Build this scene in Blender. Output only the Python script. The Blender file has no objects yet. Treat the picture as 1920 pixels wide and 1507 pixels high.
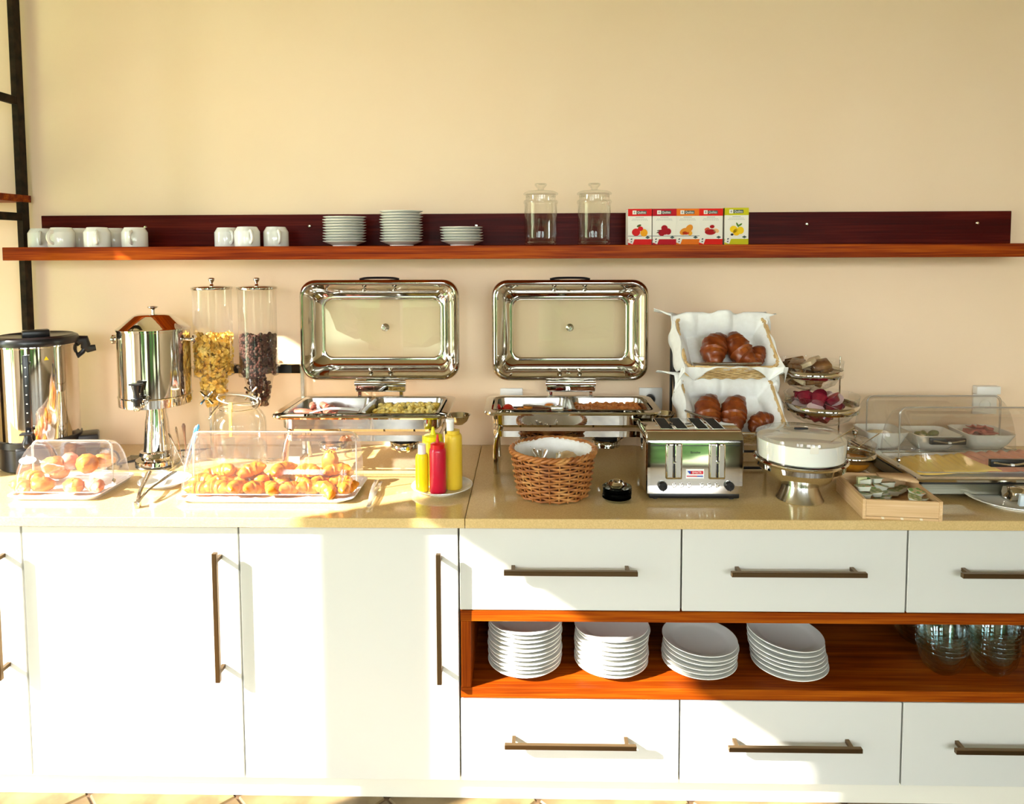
import bpy, bmesh, math, random
from mathutils import Vector, Matrix
random.seed(7)
S = bpy.context.scene
COL = S.collection
R = math.radians

# ------------------------------------------------------------------ camera
F_PX, CAM = 1350.0, Vector((.1925, -2.6486, 1.5633))
YAW, PITCH, ROLL, PY = .0219, .0635, -.004, 548.3
fw = Vector((-math.sin(YAW)*math.cos(PITCH), math.cos(YAW)*math.cos(PITCH), -math.sin(PITCH)))
r0 = Vector((math.cos(YAW), math.sin(YAW), 0)); u0 = r0.cross(fw)
rt = r0*math.cos(ROLL) + u0*math.sin(ROLL); up = -r0*math.sin(ROLL) + u0*math.cos(ROLL)
cam = bpy.data.cameras.new('camera'); cam_o = bpy.data.objects.new('camera', cam); COL.objects.link(cam_o)
cam.sensor_width = 36.0; cam.lens = F_PX/1920*36; cam.shift_y = (PY-753.5)/1920
m3 = Matrix((rt, up, -fw)).transposed()
cam_o.matrix_world = Matrix.Translation(CAM) @ m3.to_4x4()
cam.clip_start = .05
S.camera = cam_o
def _ray(px, py): return fw + rt*((px-960)/F_PX) - up*((py-PY)/F_PX)
def at(px, py, y):
    d = _ray(px, py); return CAM + d*((y-CAM.y)/d.y)
def on(px, py, z):
    d = _ray(px, py); return CAM + d*((z-CAM.z)/d.z)
def proj(p):
    d = Vector(p)-CAM; z = d.dot(fw); return 960+F_PX*d.dot(rt)/z, PY-F_PX*d.dot(up)/z

# ------------------------------------------------------------------ light
S.view_settings.view_transform = 'Standard'; S.view_settings.look = 'None'
S.view_settings.exposure = .93; S.view_settings.gamma = 1.0; S.view_settings.use_curve_mapping = False
S.cycles.use_denoising = True
S.cycles.max_bounces = 8; S.cycles.transparent_max_bounces = 20; S.cycles.glossy_bounces = 4
S.cycles.diffuse_bounces = 3; S.cycles.use_adaptive_sampling = True; S.cycles.adaptive_threshold = .02; S.cycles.sample_clamp_indirect = 0.0
S.cycles.caustics_reflective = True; S.cycles.blur_glossy = 0.4
W = bpy.data.worlds.new('world'); S.world = W; W.use_nodes = True
bg = W.node_tree.nodes['Background']; bg.inputs[0].default_value = (.93, 1.0, 1.03, 1); bg.inputs[1].default_value = 9.8
sun = bpy.data.lights.new('sun', 'SUN'); sun_o = bpy.data.objects.new('sun', sun); COL.objects.link(sun_o)
SUN_DIR = Vector((1.94, 1.0, -1.28)).normalized()
sun_o.rotation_euler = SUN_DIR.to_track_quat('-Z', 'Y').to_euler(); sun_o.location = (-6, -4, 6)
sun.energy = 15.0; sun.color = (1.0, .95, .86); sun.angle = R(.55)
def portal(name, loc, rot, sx, sy):            # guides the sky's own light through an opening; emits nothing itself
    l = bpy.data.lights.new(name, 'AREA'); l.shape = 'RECTANGLE'; l.size = sx; l.size_y = sy; l.cycles.is_portal = True
    o = bpy.data.objects.new(name, l); o.location = loc; o.rotation_euler = rot; COL.objects.link(o)
portal('sky_portal_rear', (.75, -6.25, 1.4), (R(90), 0, 0), 6.8, 2.75)
portal('sky_portal_left', (-2.80, -1.82, 1.33), (R(90), 0, R(-90)), 1.7, 2.5)

# ------------------------------------------------------------------ materials
MATS = {}
def nodes_of(m): return m.node_tree.nodes, m.node_tree.links
def pbr(name, col, rough=.5, metal=0.0, coat=0.0, trans=0.0, ior=1.45, sheen=0, emit=None, sub=0.0, spec=None):
    if name in MATS: return MATS[name]
    m = bpy.data.materials.new(name); m.use_nodes = True; MATS[name] = m
    b = m.node_tree.nodes['Principled BSDF']
    b.inputs['Base Color'].default_value = (*col, 1); b.inputs['Roughness'].default_value = rough
    b.inputs['Metallic'].default_value = metal; b.inputs['Coat Weight'].default_value = coat
    b.inputs['Coat Roughness'].default_value = .06
    b.inputs['Transmission Weight'].default_value = trans; b.inputs['IOR'].default_value = ior
    if sub: b.inputs['Subsurface Weight'].default_value = sub; b.inputs['Subsurface Radius'].default_value = (.02, .01, .005)
    if spec is not None: b.inputs['Specular IOR Level'].default_value = spec
    m.diffuse_color = (*col, 1)
    return m
def noisy(name, cols, scale, stretch=(1, 1, 1), rough=.5, detail=6, bump=0.0, coat=0.0, distort=0.0, pos=None, metal=0.0, bscale=None, spec=None):
    """Base colour from a noise ramp in object space, optional fine relief."""
    if name in MATS: return MATS[name]
    m = pbr(name, cols[0], rough, metal, coat, spec=spec); N, L = nodes_of(m); b = N['Principled BSDF']
    tc = N.new('ShaderNodeTexCoord'); mp = N.new('ShaderNodeMapping'); mp.inputs['Scale'].default_value = stretch
    nz = N.new('ShaderNodeTexNoise'); nz.inputs['Scale'].default_value = scale; nz.inputs['Detail'].default_value = detail
    nz.inputs['Distortion'].default_value = distort
    rp = N.new('ShaderNodeValToRGB'); e = rp.color_ramp.elements
    pos = pos or [.3 + .4*i/(len(cols)-1) for i in range(len(cols))]
    e[0].position = pos[0]; e[0].color = (*cols[0], 1); e[1].position = pos[-1]; e[1].color = (*cols[-1], 1)
    for c, p in list(zip(cols, pos))[1:-1]:
        k = e.new(p); k.color = (*c, 1)
    L.new(tc.outputs['Object'], mp.inputs['Vector']); L.new(mp.outputs[0], nz.inputs['Vector'])
    L.new(nz.outputs['Fac'], rp.inputs[0]); L.new(rp.outputs[0], b.inputs['Base Color'])
    if bump:
        bn = N.new('ShaderNodeBump'); bn.inputs['Strength'].default_value = bump; bn.inputs['Distance'].default_value = .004
        src = nz
        if bscale:
            src = N.new('ShaderNodeTexNoise'); src.inputs['Scale'].default_value = bscale; src.inputs['Detail'].default_value = 4
            L.new(mp.outputs[0], src.inputs['Vector'])
        L.new(src.outputs['Fac'], bn.inputs['Height']); L.new(bn.outputs[0], b.inputs['Normal'])
    return m
def clear(name, tint=(1, 1, 1), base=.06, edge=.55, rough=.02, milk=0.0, milk_col=(1, 1, 1)):
    """Thin clear sheet (glass or acrylic): see-through head-on, reflective towards grazing."""
    if name in MATS: return MATS[name]
    m = bpy.data.materials.new(name); m.use_nodes = True; MATS[name] = m; N, L = nodes_of(m)
    N.remove(N['Principled BSDF']); out = N['Material Output']
    tr = N.new('ShaderNodeBsdfTransparent'); tr.inputs[0].default_value = (*tint, 1)
    gl = N.new('ShaderNodeBsdfGlossy'); gl.inputs['Roughness'].default_value = rough
    lw = N.new('ShaderNodeLayerWeight'); lw.inputs['Blend'].default_value = .25
    mr = N.new('ShaderNodeMapRange'); mr.inputs['To Min'].default_value = base; mr.inputs['To Max'].default_value = edge
    L.new(lw.outputs['Facing'], mr.inputs['Value'])
    mx = N.new('ShaderNodeMixShader'); L.new(mr.outputs[0], mx.inputs[0]); L.new(tr.outputs[0], mx.inputs[1]); L.new(gl.outputs[0], mx.inputs[2])
    res = mx
    if milk:
        df = N.new('ShaderNodeBsdfDiffuse'); df.inputs[0].default_value = (*milk_col, 1)
        tl = N.new('ShaderNodeBsdfTranslucent'); tl.inputs[0].default_value = (*milk_col, 1)
        ms = N.new('ShaderNodeMixShader'); ms.inputs[0].default_value = .5; L.new(df.outputs[0], ms.inputs[1]); L.new(tl.outputs[0], ms.inputs[2])
        m2 = N.new('ShaderNodeMixShader'); m2.inputs[0].default_value = milk
        L.new(mx.outputs[0], m2.inputs[1]); L.new(ms.outputs[0], m2.inputs[2]); res = m2
    L.new(res.outputs[0], out.inputs['Surface'])
    return m
def wood(name, dark, mid, light, rough=.32, axis=0, coat=.15, scale=1.0):
    if name in MATS: return MATS[name]
    m = pbr(name, mid, rough, coat=coat); N, L = nodes_of(m); b = N['Principled BSDF']
    tc = N.new('ShaderNodeTexCoord'); mp = N.new('ShaderNodeMapping')
    st = [22*scale]*3; st[axis] = 1.1*scale; mp.inputs['Scale'].default_value = st
    n1 = N.new('ShaderNodeTexNoise'); n1.inputs['Scale'].default_value = 1.5; n1.inputs['Detail'].default_value = 5; n1.inputs['Distortion'].default_value = .6
    mp2 = N.new('ShaderNodeMapping'); s2 = [220*scale]*3; s2[axis] = 5*scale; mp2.inputs['Scale'].default_value = s2
    n2 = N.new('ShaderNodeTexNoise'); n2.inputs['Scale'].default_value = 1.0; n2.inputs['Detail'].default_value = 3
    mx = N.new('ShaderNodeMix'); mx.inputs['Factor'].default_value = .42
    rp = N.new('ShaderNodeValToRGB'); e = rp.color_ramp.elements
    e[0].position = .33; e[0].color = (*dark, 1); e[1].position = .66; e[1].color = (*light, 1); k = e.new(.5); k.color = (*mid, 1)
    L.new(tc.outputs['Object'], mp.inputs[0]); L.new(tc.outputs['Object'], mp2.inputs[0])
    L.new(mp.outputs[0], n1.inputs['Vector']); L.new(mp2.outputs[0], n2.inputs['Vector'])
    L.new(n1.outputs['Fac'], mx.inputs['A']); L.new(n2.outputs['Fac'], mx.inputs['B'])
    L.new(mx.outputs['Result'], rp.inputs[0]); L.new(rp.outputs[0], b.inputs['Base Color'])
    b.inputs['Specular IOR Level'].default_value = .10
    bn = N.new('ShaderNodeBump'); bn.inputs['Strength'].default_value = .12; bn.inputs['Distance'].default_value = .001
    L.new(n2.outputs['Fac'], bn.inputs['Height']); L.new(bn.outputs[0], b.inputs['Normal'])
    return m
WALL = noisy('wall_paint', [(.90, .68, .46), (.915, .705, .49)], 3.0, rough=.75, bump=.05, bscale=160)
WHITE_LAM = pbr('white_laminate', (.65, .64, .585), .28, coat=.08)
CARC = pbr('carcass_gap_shade', (.16, .12, .075), .6)  # white carcass coloured dark so the gaps between fronts look shaded
PLINTH = pbr('plinth_laminate', (.80, .76, .64), .35)
QUARTZ = noisy('beige_quartz', [(.58, .40, .165), (.64, .45, .19), (.70, .50, .225)], 300, rough=.12, detail=2, coat=.4)
SHELF_WOOD = wood('shelf_wood', (.10, .007, .0006), (.26, .036, .0012), (.46, .095, .003), rough=.42, coat=0)
SHELF_WOOD_SHADED = wood('shaded_shelf_wood', (.030, .0008, .0005), (.062, .0018, .0009), (.105, .008, .003), rough=.4, coat=0)  # the shelf's own wood, darkened to paint in the shade on the backboard
NICHE_WOOD = wood('niche_wood', (.11, .013, .0006), (.22, .036, .0012), (.36, .085, .003), rough=.42, coat=0)
NICHE_SHADE = pbr('niche_shade_panel', (.012, .006, .004), .6)  # near-black colour stands in for the deep shade inside the niche
BRONZE = pbr('bronze_metal', (.17, .105, .05), .34, 1.0)
STEEL = noisy('polished_steel', [(.62, .585, .53), (.68, .645, .59)], 6, rough=.07, metal=1.0)
CHROME = pbr('chrome', (.70, .675, .63), .035, 1.0)
BRUSHED = noisy('brushed_steel', [(.52, .50, .46), (.62, .60, .55)], 8, (1, 1, 60), rough=.26, metal=1.0)
SATIN = pbr('satin_steel', (.66, .64, .58), .18, 1.0)
BLACK = pbr('black_plastic', (.010, .009, .010), .28)
BLACK_METAL = pbr('black_metal', (.012, .010, .009), .35)
CERAMIC = pbr('white_ceramic', (.86, .85, .79), .12, coat=.4)
GLASS = clear('clear_glass', (.985, .99, .975), .035, .62, .015)
GLASS_GREEN = clear('aqua_glass', (.90, .965, .96), .07, .8, .02)
GLASS_PANE = clear('window_glass', (.97, .98, .96), .05, .6, .01)
ACRYL = clear('clear_acrylic', (.97, .965, .95), .03, .5, .03, milk=.015)
ACRYL_SUN = clear('sunlit_acrylic', (.97, .96, .96), .04, .55, .04, milk=.035, milk_col=(.95, .92, .97))  # milky share paints the sunlit haze into the tray covers
ACRYL_RIM = clear('acrylic_edge', (.80, .78, .74), .12, .6, .05, milk=.3, milk_col=(.9, .88, .84))
CLEARS = {'clear_glass', 'aqua_glass', 'window_glass', 'clear_acrylic', 'sunlit_acrylic', 'acrylic_edge'}
LINEN = noisy('white_linen', [(.83, .81, .76), (.88, .87, .83)], 60, rough=.85, bump=.15)
WICKER = noisy('wicker_brown', [(.22, .06, .010), (.40, .14, .03), (.60, .30, .09)], 24, rough=.5, bump=.2)
WICKER_PALE = noisy('wicker_pale', [(.50, .30, .11), (.66, .44, .19), (.78, .58, .30)], 26, rough=.55, bump=.2)
CROISSANT = noisy('baked_crust', [(.10, .014, .002), (.22, .042, .005), (.40, .11, .016)], 26, rough=.38, bump=.35, coat=.15)
PASTRY = noisy('golden_pastry', [(.40, .095, .004), (.58, .18, .008), (.72, .31, .03)], 34, rough=.45, bump=.45)
PALE_PINE = wood('pale_pine', (.58, .36, .17), (.70, .46, .24), (.80, .58, .34), rough=.5, coat=0)

# ------------------------------------------------------------------ mesh helpers
class G:
    """Collects geometry for one mesh."""
    def __init__(s): s.v = []; s.f = []; s.mi = []; s.cur = 0
    def add(s, vs, fs, M=None):
        k = len(s.v)
        s.v += [tuple(M @ Vector(p)) if M else tuple(p) for p in vs]
        s.f += [tuple(i+k for i in f) for f in fs]; s.mi += [s.cur]*len(fs); return s
    def box(s, x0, x1, y0, y1, z0, z1, M=None):
        vs = [(x, y, z) for x in (x0, x1) for y in (y0, y1) for z in (z0, z1)]
        return s.add(vs, [(0, 1, 3, 2), (4, 6, 7, 5), (0, 4, 5, 1), (2, 3, 7, 6), (0, 2, 6, 4), (1, 5, 7, 3)], M)
    def rbox(s, x0, x1, y0, y1, z0, z1, b=.004, seg=2, M=None):
        bm = bmesh.new(); bmesh.ops.create_cube(bm, size=1)
        for v in bm.verts: v.co = ((x0+x1)/2+v.co.x*(x1-x0), (y0+y1)/2+v.co.y*(y1-y0), (z0+z1)/2+v.co.z*(z1-z0))
        bmesh.ops.bevel(bm, geom=bm.edges[:], offset=b, segments=seg, profile=.5, affect='EDGES')
        bm.verts.index_update()
        s.add([v.co[:] for v in bm.verts], [[v.index for v in f.verts] for f in bm.faces], M); bm.free(); return s
    def lathe(s, prof, n=32, M=None, a0=0, a1=2*math.pi):
        full = abs(a1-a0-2*math.pi) < 1e-6; m = n if full else n+1
        vs = []; 
        for i in range(m):
            a = a0+(a1-a0)*i/n; c, q = math.cos(a), math.sin(a)
            vs += [(r*c, r*q, z) for r, z in prof]
        P = len(prof); fs = []
        for i in range(n):
            j = (i+1) % m
            for k in range(P-1):
                a, b, c, d = i*P+k, j*P+k, j*P+k+1, i*P+k+1
                if prof[k][0] < 1e-7: fs.append((a, c, d))
                elif prof[k+1][0] < 1e-7: fs.append((a, b, d))
                else: fs.append((a, b, c, d))
        return s.add(vs, fs, M)
    def tube(s, pts, r, n=8, closed=False, cap=True, M=None, flat=1.0):
        pts = [Vector(p) for p in pts]; N = len(pts); vs = []; prev = None
        rr = r if isinstance(r, (list, tuple)) else [r]*N
        for i, p in enumerate(pts):
            if closed: t = pts[(i+1) % N]-pts[i-1]
            else: t = pts[min(i+1, N-1)]-pts[max(i-1, 0)]
            t.normalize()
            if prev is None:
                a = Vector((0, 0, 1)) if abs(t.z) < .9 else Vector((1, 0, 0))
                x = t.cross(a).normalized()
            else: x = (prev - t*prev.dot(t)).normalized()
            prev = x; y = t.cross(x)
            for k in range(n):
                a = 2*math.pi*k/n; vs.append(p + x*(math.cos(a)*rr[i]) + y*(math.sin(a)*rr[i]*flat))
        fs = []
        for i in range(N if closed else N-1):
            j = (i+1) % N
            for k in range(n):
                l = (k+1) % n; fs.append((i*n+k, i*n+l, j*n+l, j*n+k))
        if cap and not closed: fs += [tuple(range(n))[::-1], tuple((N-1)*n+k for k in range(n))]
        return s.add(vs, fs, M)
    def loft(s, rings, closed=True, cap0=False, cap1=False, M=None):
        n = len(rings[0]); vs = [p for r in rings for p in r]; fs = []
        for i in range(len(rings)-1):
            for k in range(n if closed else n-1):
                l = (k+1) % n; fs.append((i*n+k, i*n+l, (i+1)*n+l, (i+1)*n+k))
        if cap0: fs.append(tuple(range(n))[::-1])
        if cap1: fs.append(tuple((len(rings)-1)*n+k for k in range(n)))
        return s.add(vs, fs, M)
    def grid(s, fn, nu, nv, M=None):
        vs = [fn(i/nu, j/nv) for j in range(nv+1) for i in range(nu+1)]
        fs = [(j*(nu+1)+i, j*(nu+1)+i+1, (j+1)*(nu+1)+i+1, (j+1)*(nu+1)+i) for j in range(nv) for i in range(nu)]
        return s.add(vs, fs, M)
    def blob(s, rx, ry, rz, n=12, m=8, M=None, fn=None):
        vs = [(0, 0, -rz)]; fs = []
        for j in range(1, m):
            t = math.pi*j/m
            for i in range(n):
                a = 2*math.pi*i/n; k = fn(a, t) if fn else 1
                vs.append((rx*k*math.sin(t)*math.cos(a), ry*k*math.sin(t)*math.sin(a), -rz*k*math.cos(t)))
        vs.append((0, 0, rz)); e = len(vs)-1
        for i in range(n):
            fs.append((0, 1+(i+1) % n, 1+i)); fs.append((e, e-n+i, e-n+(i+1) % n))
        for j in range(m-2):
            for i in range(n):
                a = 1+j*n+i; b = 1+j*n+(i+1) % n; fs.append((a, b, b+n, a+n))
        return s.add(vs, fs, M)
    def sheet(s, pts, M=None):
        return s.add(pts, [tuple(range(len(pts)))], M)
    def mesh(s, name, mat, smooth=35):
        me = bpy.data.meshes.new(name); me.from_pydata(s.v, [], s.f)
        for m in (mat if isinstance(mat, (list, tuple)) else [mat]): me.materials.append(m)
        if isinstance(mat, (list, tuple)): me.polygons.foreach_set('material_index', s.mi)
        bm = bmesh.new(); bm.from_mesh(me); bmesh.ops.remove_doubles(bm, verts=bm.verts[:], dist=1e-6)
        bmesh.ops.recalc_face_normals(bm, faces=bm.faces[:]); bm.to_mesh(me); bm.free()
        if smooth:
            me.polygons.foreach_set('use_smooth', [True]*len(me.polygons)); me.set_sharp_from_angle(angle=R(smooth))
        me.update(); return me
def rr(w, d, r, n=6, z=0, cx=0, cy=0, plane='xy'):
    """Rounded rectangle ring of points."""
    pts = []; r = min(r, w/2-1e-4, d/2-1e-4)
    for qx, qy, a0 in ((1, 1, 0), (-1, 1, 90), (-1, -1, 180), (1, -1, 270)):
        for i in range(n+1):
            a = R(a0+90*i/n); pts.append((cx+qx*(w/2-r)+r*math.cos(a), cy+qy*(d/2-r)+r*math.sin(a)))
    if plane == 'xy': return [(x, y, z) for x, y in pts]
    return [(x, z, y) for x, y in pts]
def T(x=0, y=0, z=0, rx=0, ry=0, rz=0, s=1):
    return Matrix.Translation((x, y, z)) @ Matrix.Rotation(rz, 4, 'Z') @ Matrix.Rotation(ry, 4, 'Y') @ Matrix.Rotation(rx, 4, 'X') @ Matrix.Scale(s, 4)
def link(name, data, parent=None, loc=None, rot=None):
    o = bpy.data.objects.new(name, data); COL.objects.link(o)
    if parent: o.parent = parent
    if loc is not None: o.location = loc
    if rot is not None: o.rotation_euler = rot
    return o
def tag(o, label=None, cat=None, group=None, kind=None):
    for k, v in (('label', label), ('category', cat), ('group', group), ('kind', kind)):
        if v: o[k] = v
    return o
def thing(name, label, cat, loc=(0, 0, 0), rz=0, group=None, rot=None):
    return tag(link(name, None, None, loc, rot or (0, 0, rz)), label, cat, group)
def part(name, g, mat, parent=None, smooth=35, loc=None, rot=None, solid=0):
    me = g.mesh(name, mat, smooth) if isinstance(g, G) else g
    o = link(name, me, parent, loc, rot)
    if solid and mat.name not in CLEARS:
        md = o.modifiers.new('thickness', 'SOLIDIFY'); md.thickness = solid; md.offset = 0
    return o
def copy_tree(o, loc=None, rot=None, parent=None):
    c = o.copy(); COL.objects.link(c); c.parent = parent
    if loc is not None: c.location = loc
    if rot is not None: c.rotation_euler = rot
    for ch in o.children: copy_tree(ch, parent=c)
    return c
ORD = ['first', 'second', 'third', 'fourth', 'fifth', 'sixth', 'seventh', 'eighth', 'ninth', 'tenth', 'eleventh', 'twelfth', 'thirteenth',
       'fourteenth', 'fifteenth', 'sixteenth', 'seventeenth', 'eighteenth', 'nineteenth', 'twentieth', 'twenty-first', 'twenty-second', 'twenty-third', 'twenty-fourth']
def by_left(objs, text):
    """Labels a jumble of look-alikes by their order from the left in the photo."""
    for k, o in enumerate(sorted(objs, key=lambda q: proj(q.location)[0])): o['label'] = text % ORD[k]
def word(text, size, mat, name, parent, loc, rot, depth=.0004, sx=1.0):
    c = bpy.data.curves.new(name, 'FONT'); c.body = text; c.size = size; c.align_x = 'CENTER'; c.align_y = 'CENTER'; c.extrude = depth
    t = bpy.data.objects.new('tmp', c); COL.objects.link(t); dg = bpy.context.evaluated_depsgraph_get()
    me = bpy.data.meshes.new_from_object(t.evaluated_get(dg)); bpy.data.objects.remove(t); bpy.data.curves.remove(c)
    me.materials.clear(); me.materials.append(mat)
    for v in me.vertices: v.co.x *= sx
    o = link(name, me, parent, loc, rot); return o

# ------------------------------------------------------------------ the room
FL = -.025; ZC = .825; XL = -2.70
def struct(name, g, mat, parent=None):
    o = part(name, g, mat, parent, 0)
    if not parent: tag(o, kind='structure')
    return o
struct('wall_back', G().box(XL-.06, 4.3, 0, .1, FL-.1, 3.1), WALL)
HEAD, P0, P1, P2, P3 = 2.58, -1.00, -1.927, -2.072, -2.63        # window openings in the left wall
struct('wall_left', G().box(XL-.06, XL, P0, 0, FL-.1, 3.1).box(XL-.06, XL, -6.2, P3, FL-.1, 3.1).box(XL-.06, XL, P3, P0, HEAD, 3.1)
       .box(XL-.06, XL, P3, P0, FL-.1, .08).box(XL-.06, XL, P2, P1, .08, HEAD), WALL)
struct('wall_right', G().box(4.2, 4.3, -6.2, 0, FL-.1, 3.1), WALL)
g = G()
for x, hw_ in ((-2.5, .2), (-1.45, .12), (-.1, .42), (1.35, .12), (2.6, .38), (4.0, .2)): g.box(x-hw_, x+hw_, -6.2, -6.0, FL-.1, 3.1)
struct('wall_rear', g.box(-2.7, 4.2, -6.2, -6.0, 2.7, 3.1).box(-2.7, 4.2, -6.2, -6.0, FL-.1, .08), pbr('rear_wall_paint', (.07, .045, .03), .6))
struct('ceiling', G().box(XL-.06, 4.3, -6.2, .1, 3.1, 3.2), pbr('ceiling_wood', (.42, .33, .24), .7))
STONE = noisy('floor_stone', [(.085, .045, .014), (.16, .105, .042), (.24, .17, .08)], 9, rough=.45, bump=.3, detail=9)
floor = struct('floor', G().box(XL-.06, 4.3, -6.2, .1, FL-.1, FL-.004), pbr('grout', (.10, .055, .025), .8))
tile = G().rbox(-.152, .152, -.152, .152, -.012, 0, .004, 1).mesh('tile', STONE)
for i in range(-12, 14):
    for j in range(-12, 14):
        x = (i-j)*.2185; y = -1.0+(i+j)*.2185-.11
        if -2.6 < x < 3.0 and -2.75 < y < -.5: link('tile', tile, floor, (x, y, FL), (0, 0, R(45)))
part('tile_field', G().box(XL, 4.2, -6.0, -2.85, FL-.004, FL), STONE, floor, 0)
# garden outside the openings; tall hedges added unseen to hold back side sky light
_r = random.Random(2); SKY_BLOCKERS = []
for y0, y1 in ((-20.0, -9.5), (-3.8, 7.0)):
    _g = G(); n = int((y1-y0)/.9)
    for i in range(n+1):
        for k in range(8): _g.blob(1.2, 1.05, 1.15, 10, 7, T(-12+_r.uniform(-.25, .25), y0+(y1-y0)*i/n, .3+1.4*k+_r.uniform(-.1, .1)), lambda a, t: 1+.10*math.sin(6*a+4*t)+.06*math.sin(11*t+2*a))
    SKY_BLOCKERS.append(_g)
tag(part('lawn_outside', G().box(-40, 40, -60, -6.3, -.3, -.2).box(-60, XL-.1, -6.3, 30, -.3, -.2), noisy('dry_grass', [(.22, .27, .12), (.38, .40, .24)], 4, rough=.9), smooth=0), kind='structure')
LEAF = noisy('hedge_leaf', [(.015, .05, .012), (.06, .15, .035), (.13, .26, .07)], 5, rough=.7)
for _g, lb in zip(SKY_BLOCKERS, ('added green hedge blocking sky light, on the camera side of the gap', 'added green hedge blocking sky light, beyond the corner of the room')): tag(part('sky_block_hedge', _g, LEAF), lb, 'hedge', 'added sky-blocking hedges')
hx = [(-5.6, -9.0, 2.1), (-2.4, -9.8, 2.5), (1.2, -8.6, 1.9), (4.6, -9.8, 2.3), (8.4, -9.0, 2.6)]
hl = ['bushy green garden tree at far left beyond the rear windows', 'bushy green garden tree left of centre beyond the rear windows', 'low bushy green garden tree in the middle beyond the rear windows',
      'bushy green garden tree right of centre beyond the rear windows', 'bushy green garden tree at far right beyond the rear windows']
for (x, y, h), lb in zip(hx, hl):
    rnd = random.Random(int(x*10)); t = thing('garden_tree', lb, 'tree', (x, y, -.2), group='garden trees')
    part('trunk', G().lathe([(.16, 0), (.11, h*.5), (.05, h*.8)], 10), pbr('bark', (.12, .07, .04), .9), t)
    g = G()
    for k in range(9):
        a = rnd.random()*6.28; q = rnd.random()*.8
        g.blob(.95, .95, .75, 12, 8, T(math.cos(a)*q, math.sin(a)*q, h*.25+rnd.random()*h*.55), lambda a, t: 1+.12*math.sin(5*a+3*t)+.08*math.sin(9*t))
    part('crown', g, LEAF, t)

# ------------------------------------------------------------------ cabinets and worktop
YD, UW = -.712, .613                              # door face plane, unit width
def bar_handle(parent, length, vertical, x, z):
    """Square bar on two posts in front of a door or drawer face."""
    g = G(); y0, y1 = YD-.043, YD-.030; h = length/2; e = h-.025
    if vertical:
        g.rbox(-.0065, .0065, y0, y1, -h, h, .0012, 1)
        for s in (-1, 1): g.box(-.005, .005, y1-.001, YD+.002, s*e-.005, s*e+.005)
    else:
        g.rbox(-h, h, y0, y1, -.0065, .0065, .0012, 1)
        for s in (-1, 1): g.box(s*e-.005, s*e+.005, y1-.001, YD+.002, -.005, .005)
    return part('handle', g, BRONZE, parent, loc=(x, 0, z))
for k, (x0, lb) in enumerate([(-3*UW, 'white door cabinet cut off at the left edge of the photo'),
                              (-2*UW, 'white door cabinet under the small domed tray, long dark handle'),
                              (-UW, 'white door cabinet beside the open plate niche, brass-lit handle')]):
    t = thing('door_cabinet', lb, 'cabinet', (x0, 0, 0), group='white base cabinets with doors')
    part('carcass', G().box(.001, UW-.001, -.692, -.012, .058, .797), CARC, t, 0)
    d = part('door', G().rbox(.0025, UW-.0025, YD, -.693, .062, .789, .0012, 1), WHITE_LAM, t)
    bar_handle(d, .366, True, UW-.052, .549)
for k, lb in enumerate(['white two-drawer cabinet beside the tall doors, above and below plate stacks',
                        'white two-drawer cabinet in the middle of the drawer run',
                        'white two-drawer cabinet cut off at the right edge, above glass bowls']):
    x0 = k*UW; t = thing('drawer_cabinet', lb, 'cabinet', (x0, 0, 0), group='white drawer cabinets')
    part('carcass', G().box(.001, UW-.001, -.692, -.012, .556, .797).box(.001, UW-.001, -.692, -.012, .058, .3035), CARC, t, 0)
    for z0, z1, zh in ((.558, .789, .681), (.062, .3015, .190)):
        d = part('drawer', G().rbox(.0025, UW-.0025, YD, -.693, z0, z1, .0012, 1), WHITE_LAM, t)
        bar_handle(d, .362, False, UW/2, zh)
n = thing('plate_niche', 'open wooden niche between drawer rows holding plates and bowls', 'niche', (0, 0, 0))
part('niche_board', G().rbox(.003, 3*UW, YD-.001, -.012, .5255, .5555, .001, 1), NICHE_WOOD, n)
part('niche_board', G().rbox(.003, 3*UW, YD-.001, -.012, .3045, .335, .001, 1), NICHE_WOOD, n)
part('side_panel', G().rbox(.004, .032, YD-.0005, -.012, .335, .5255, .001, 1), wood('niche_side_wood', (.14, .018, .0008), (.27, .045, .0015), (.42, .095, .004), rough=.42, coat=0, axis=2), n)
part('back_panel', G().box(.032, 3*UW, -.29, -.28, .3355, .525), NICHE_SHADE, n, 0)
tag(part('baseboard_plinth', G().box(XL, 4.2, -.668, -.65, FL, .0575), PLINTH, smooth=0), kind='structure')
XJ = on(873, 966, ZC).x
part_l = tag(part('worktop', G().rbox(XL+.02, XJ-.0008, -.735, -.001, .798, ZC, .0015, 1), QUARTZ), 'beige stone worktop slab under the domed pastry trays', 'worktop', 'stone worktop slabs')
part_r = tag(part('worktop', G().rbox(XJ+.0008, 2.6, -.735, -.001, .798, ZC, .0015, 1), QUARTZ), 'beige stone worktop slab under the toaster and wicker basket', 'worktop', 'stone worktop slabs')

# wall shelf
SH = 1.568; XS0, XS1 = -1.60, 1.925
sh = thing('wall_shelf', 'long reddish wooden wall shelf with upright backboard', 'shelf', ((XS0+XS1)/2, 0, SH))
hw = (XS1-XS0)/2
part('shelf_board', G().rbox(-hw, hw, -.227, -.001, -.045, 0, .0015, 1), SHELF_WOOD, sh)
bb = part('backboard', G().rbox(-hw, hw, -.021, -.001, .0004, .116, .0015, 1), SHELF_WOOD_SHADED, sh)
for px, py in ((272, 426), (580, 424), (893, 423), (1513, 420), (1833, 418)):
    p = at(px, py, -.022) - sh.location
    part('screw', G().lathe([(0, .004), (.004, .0035), (.0062, .0015), (.0068, 0)], 14, T(rx=R(90))), CHROME, bb, loc=(p.x, -.0209, p.z))

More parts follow.
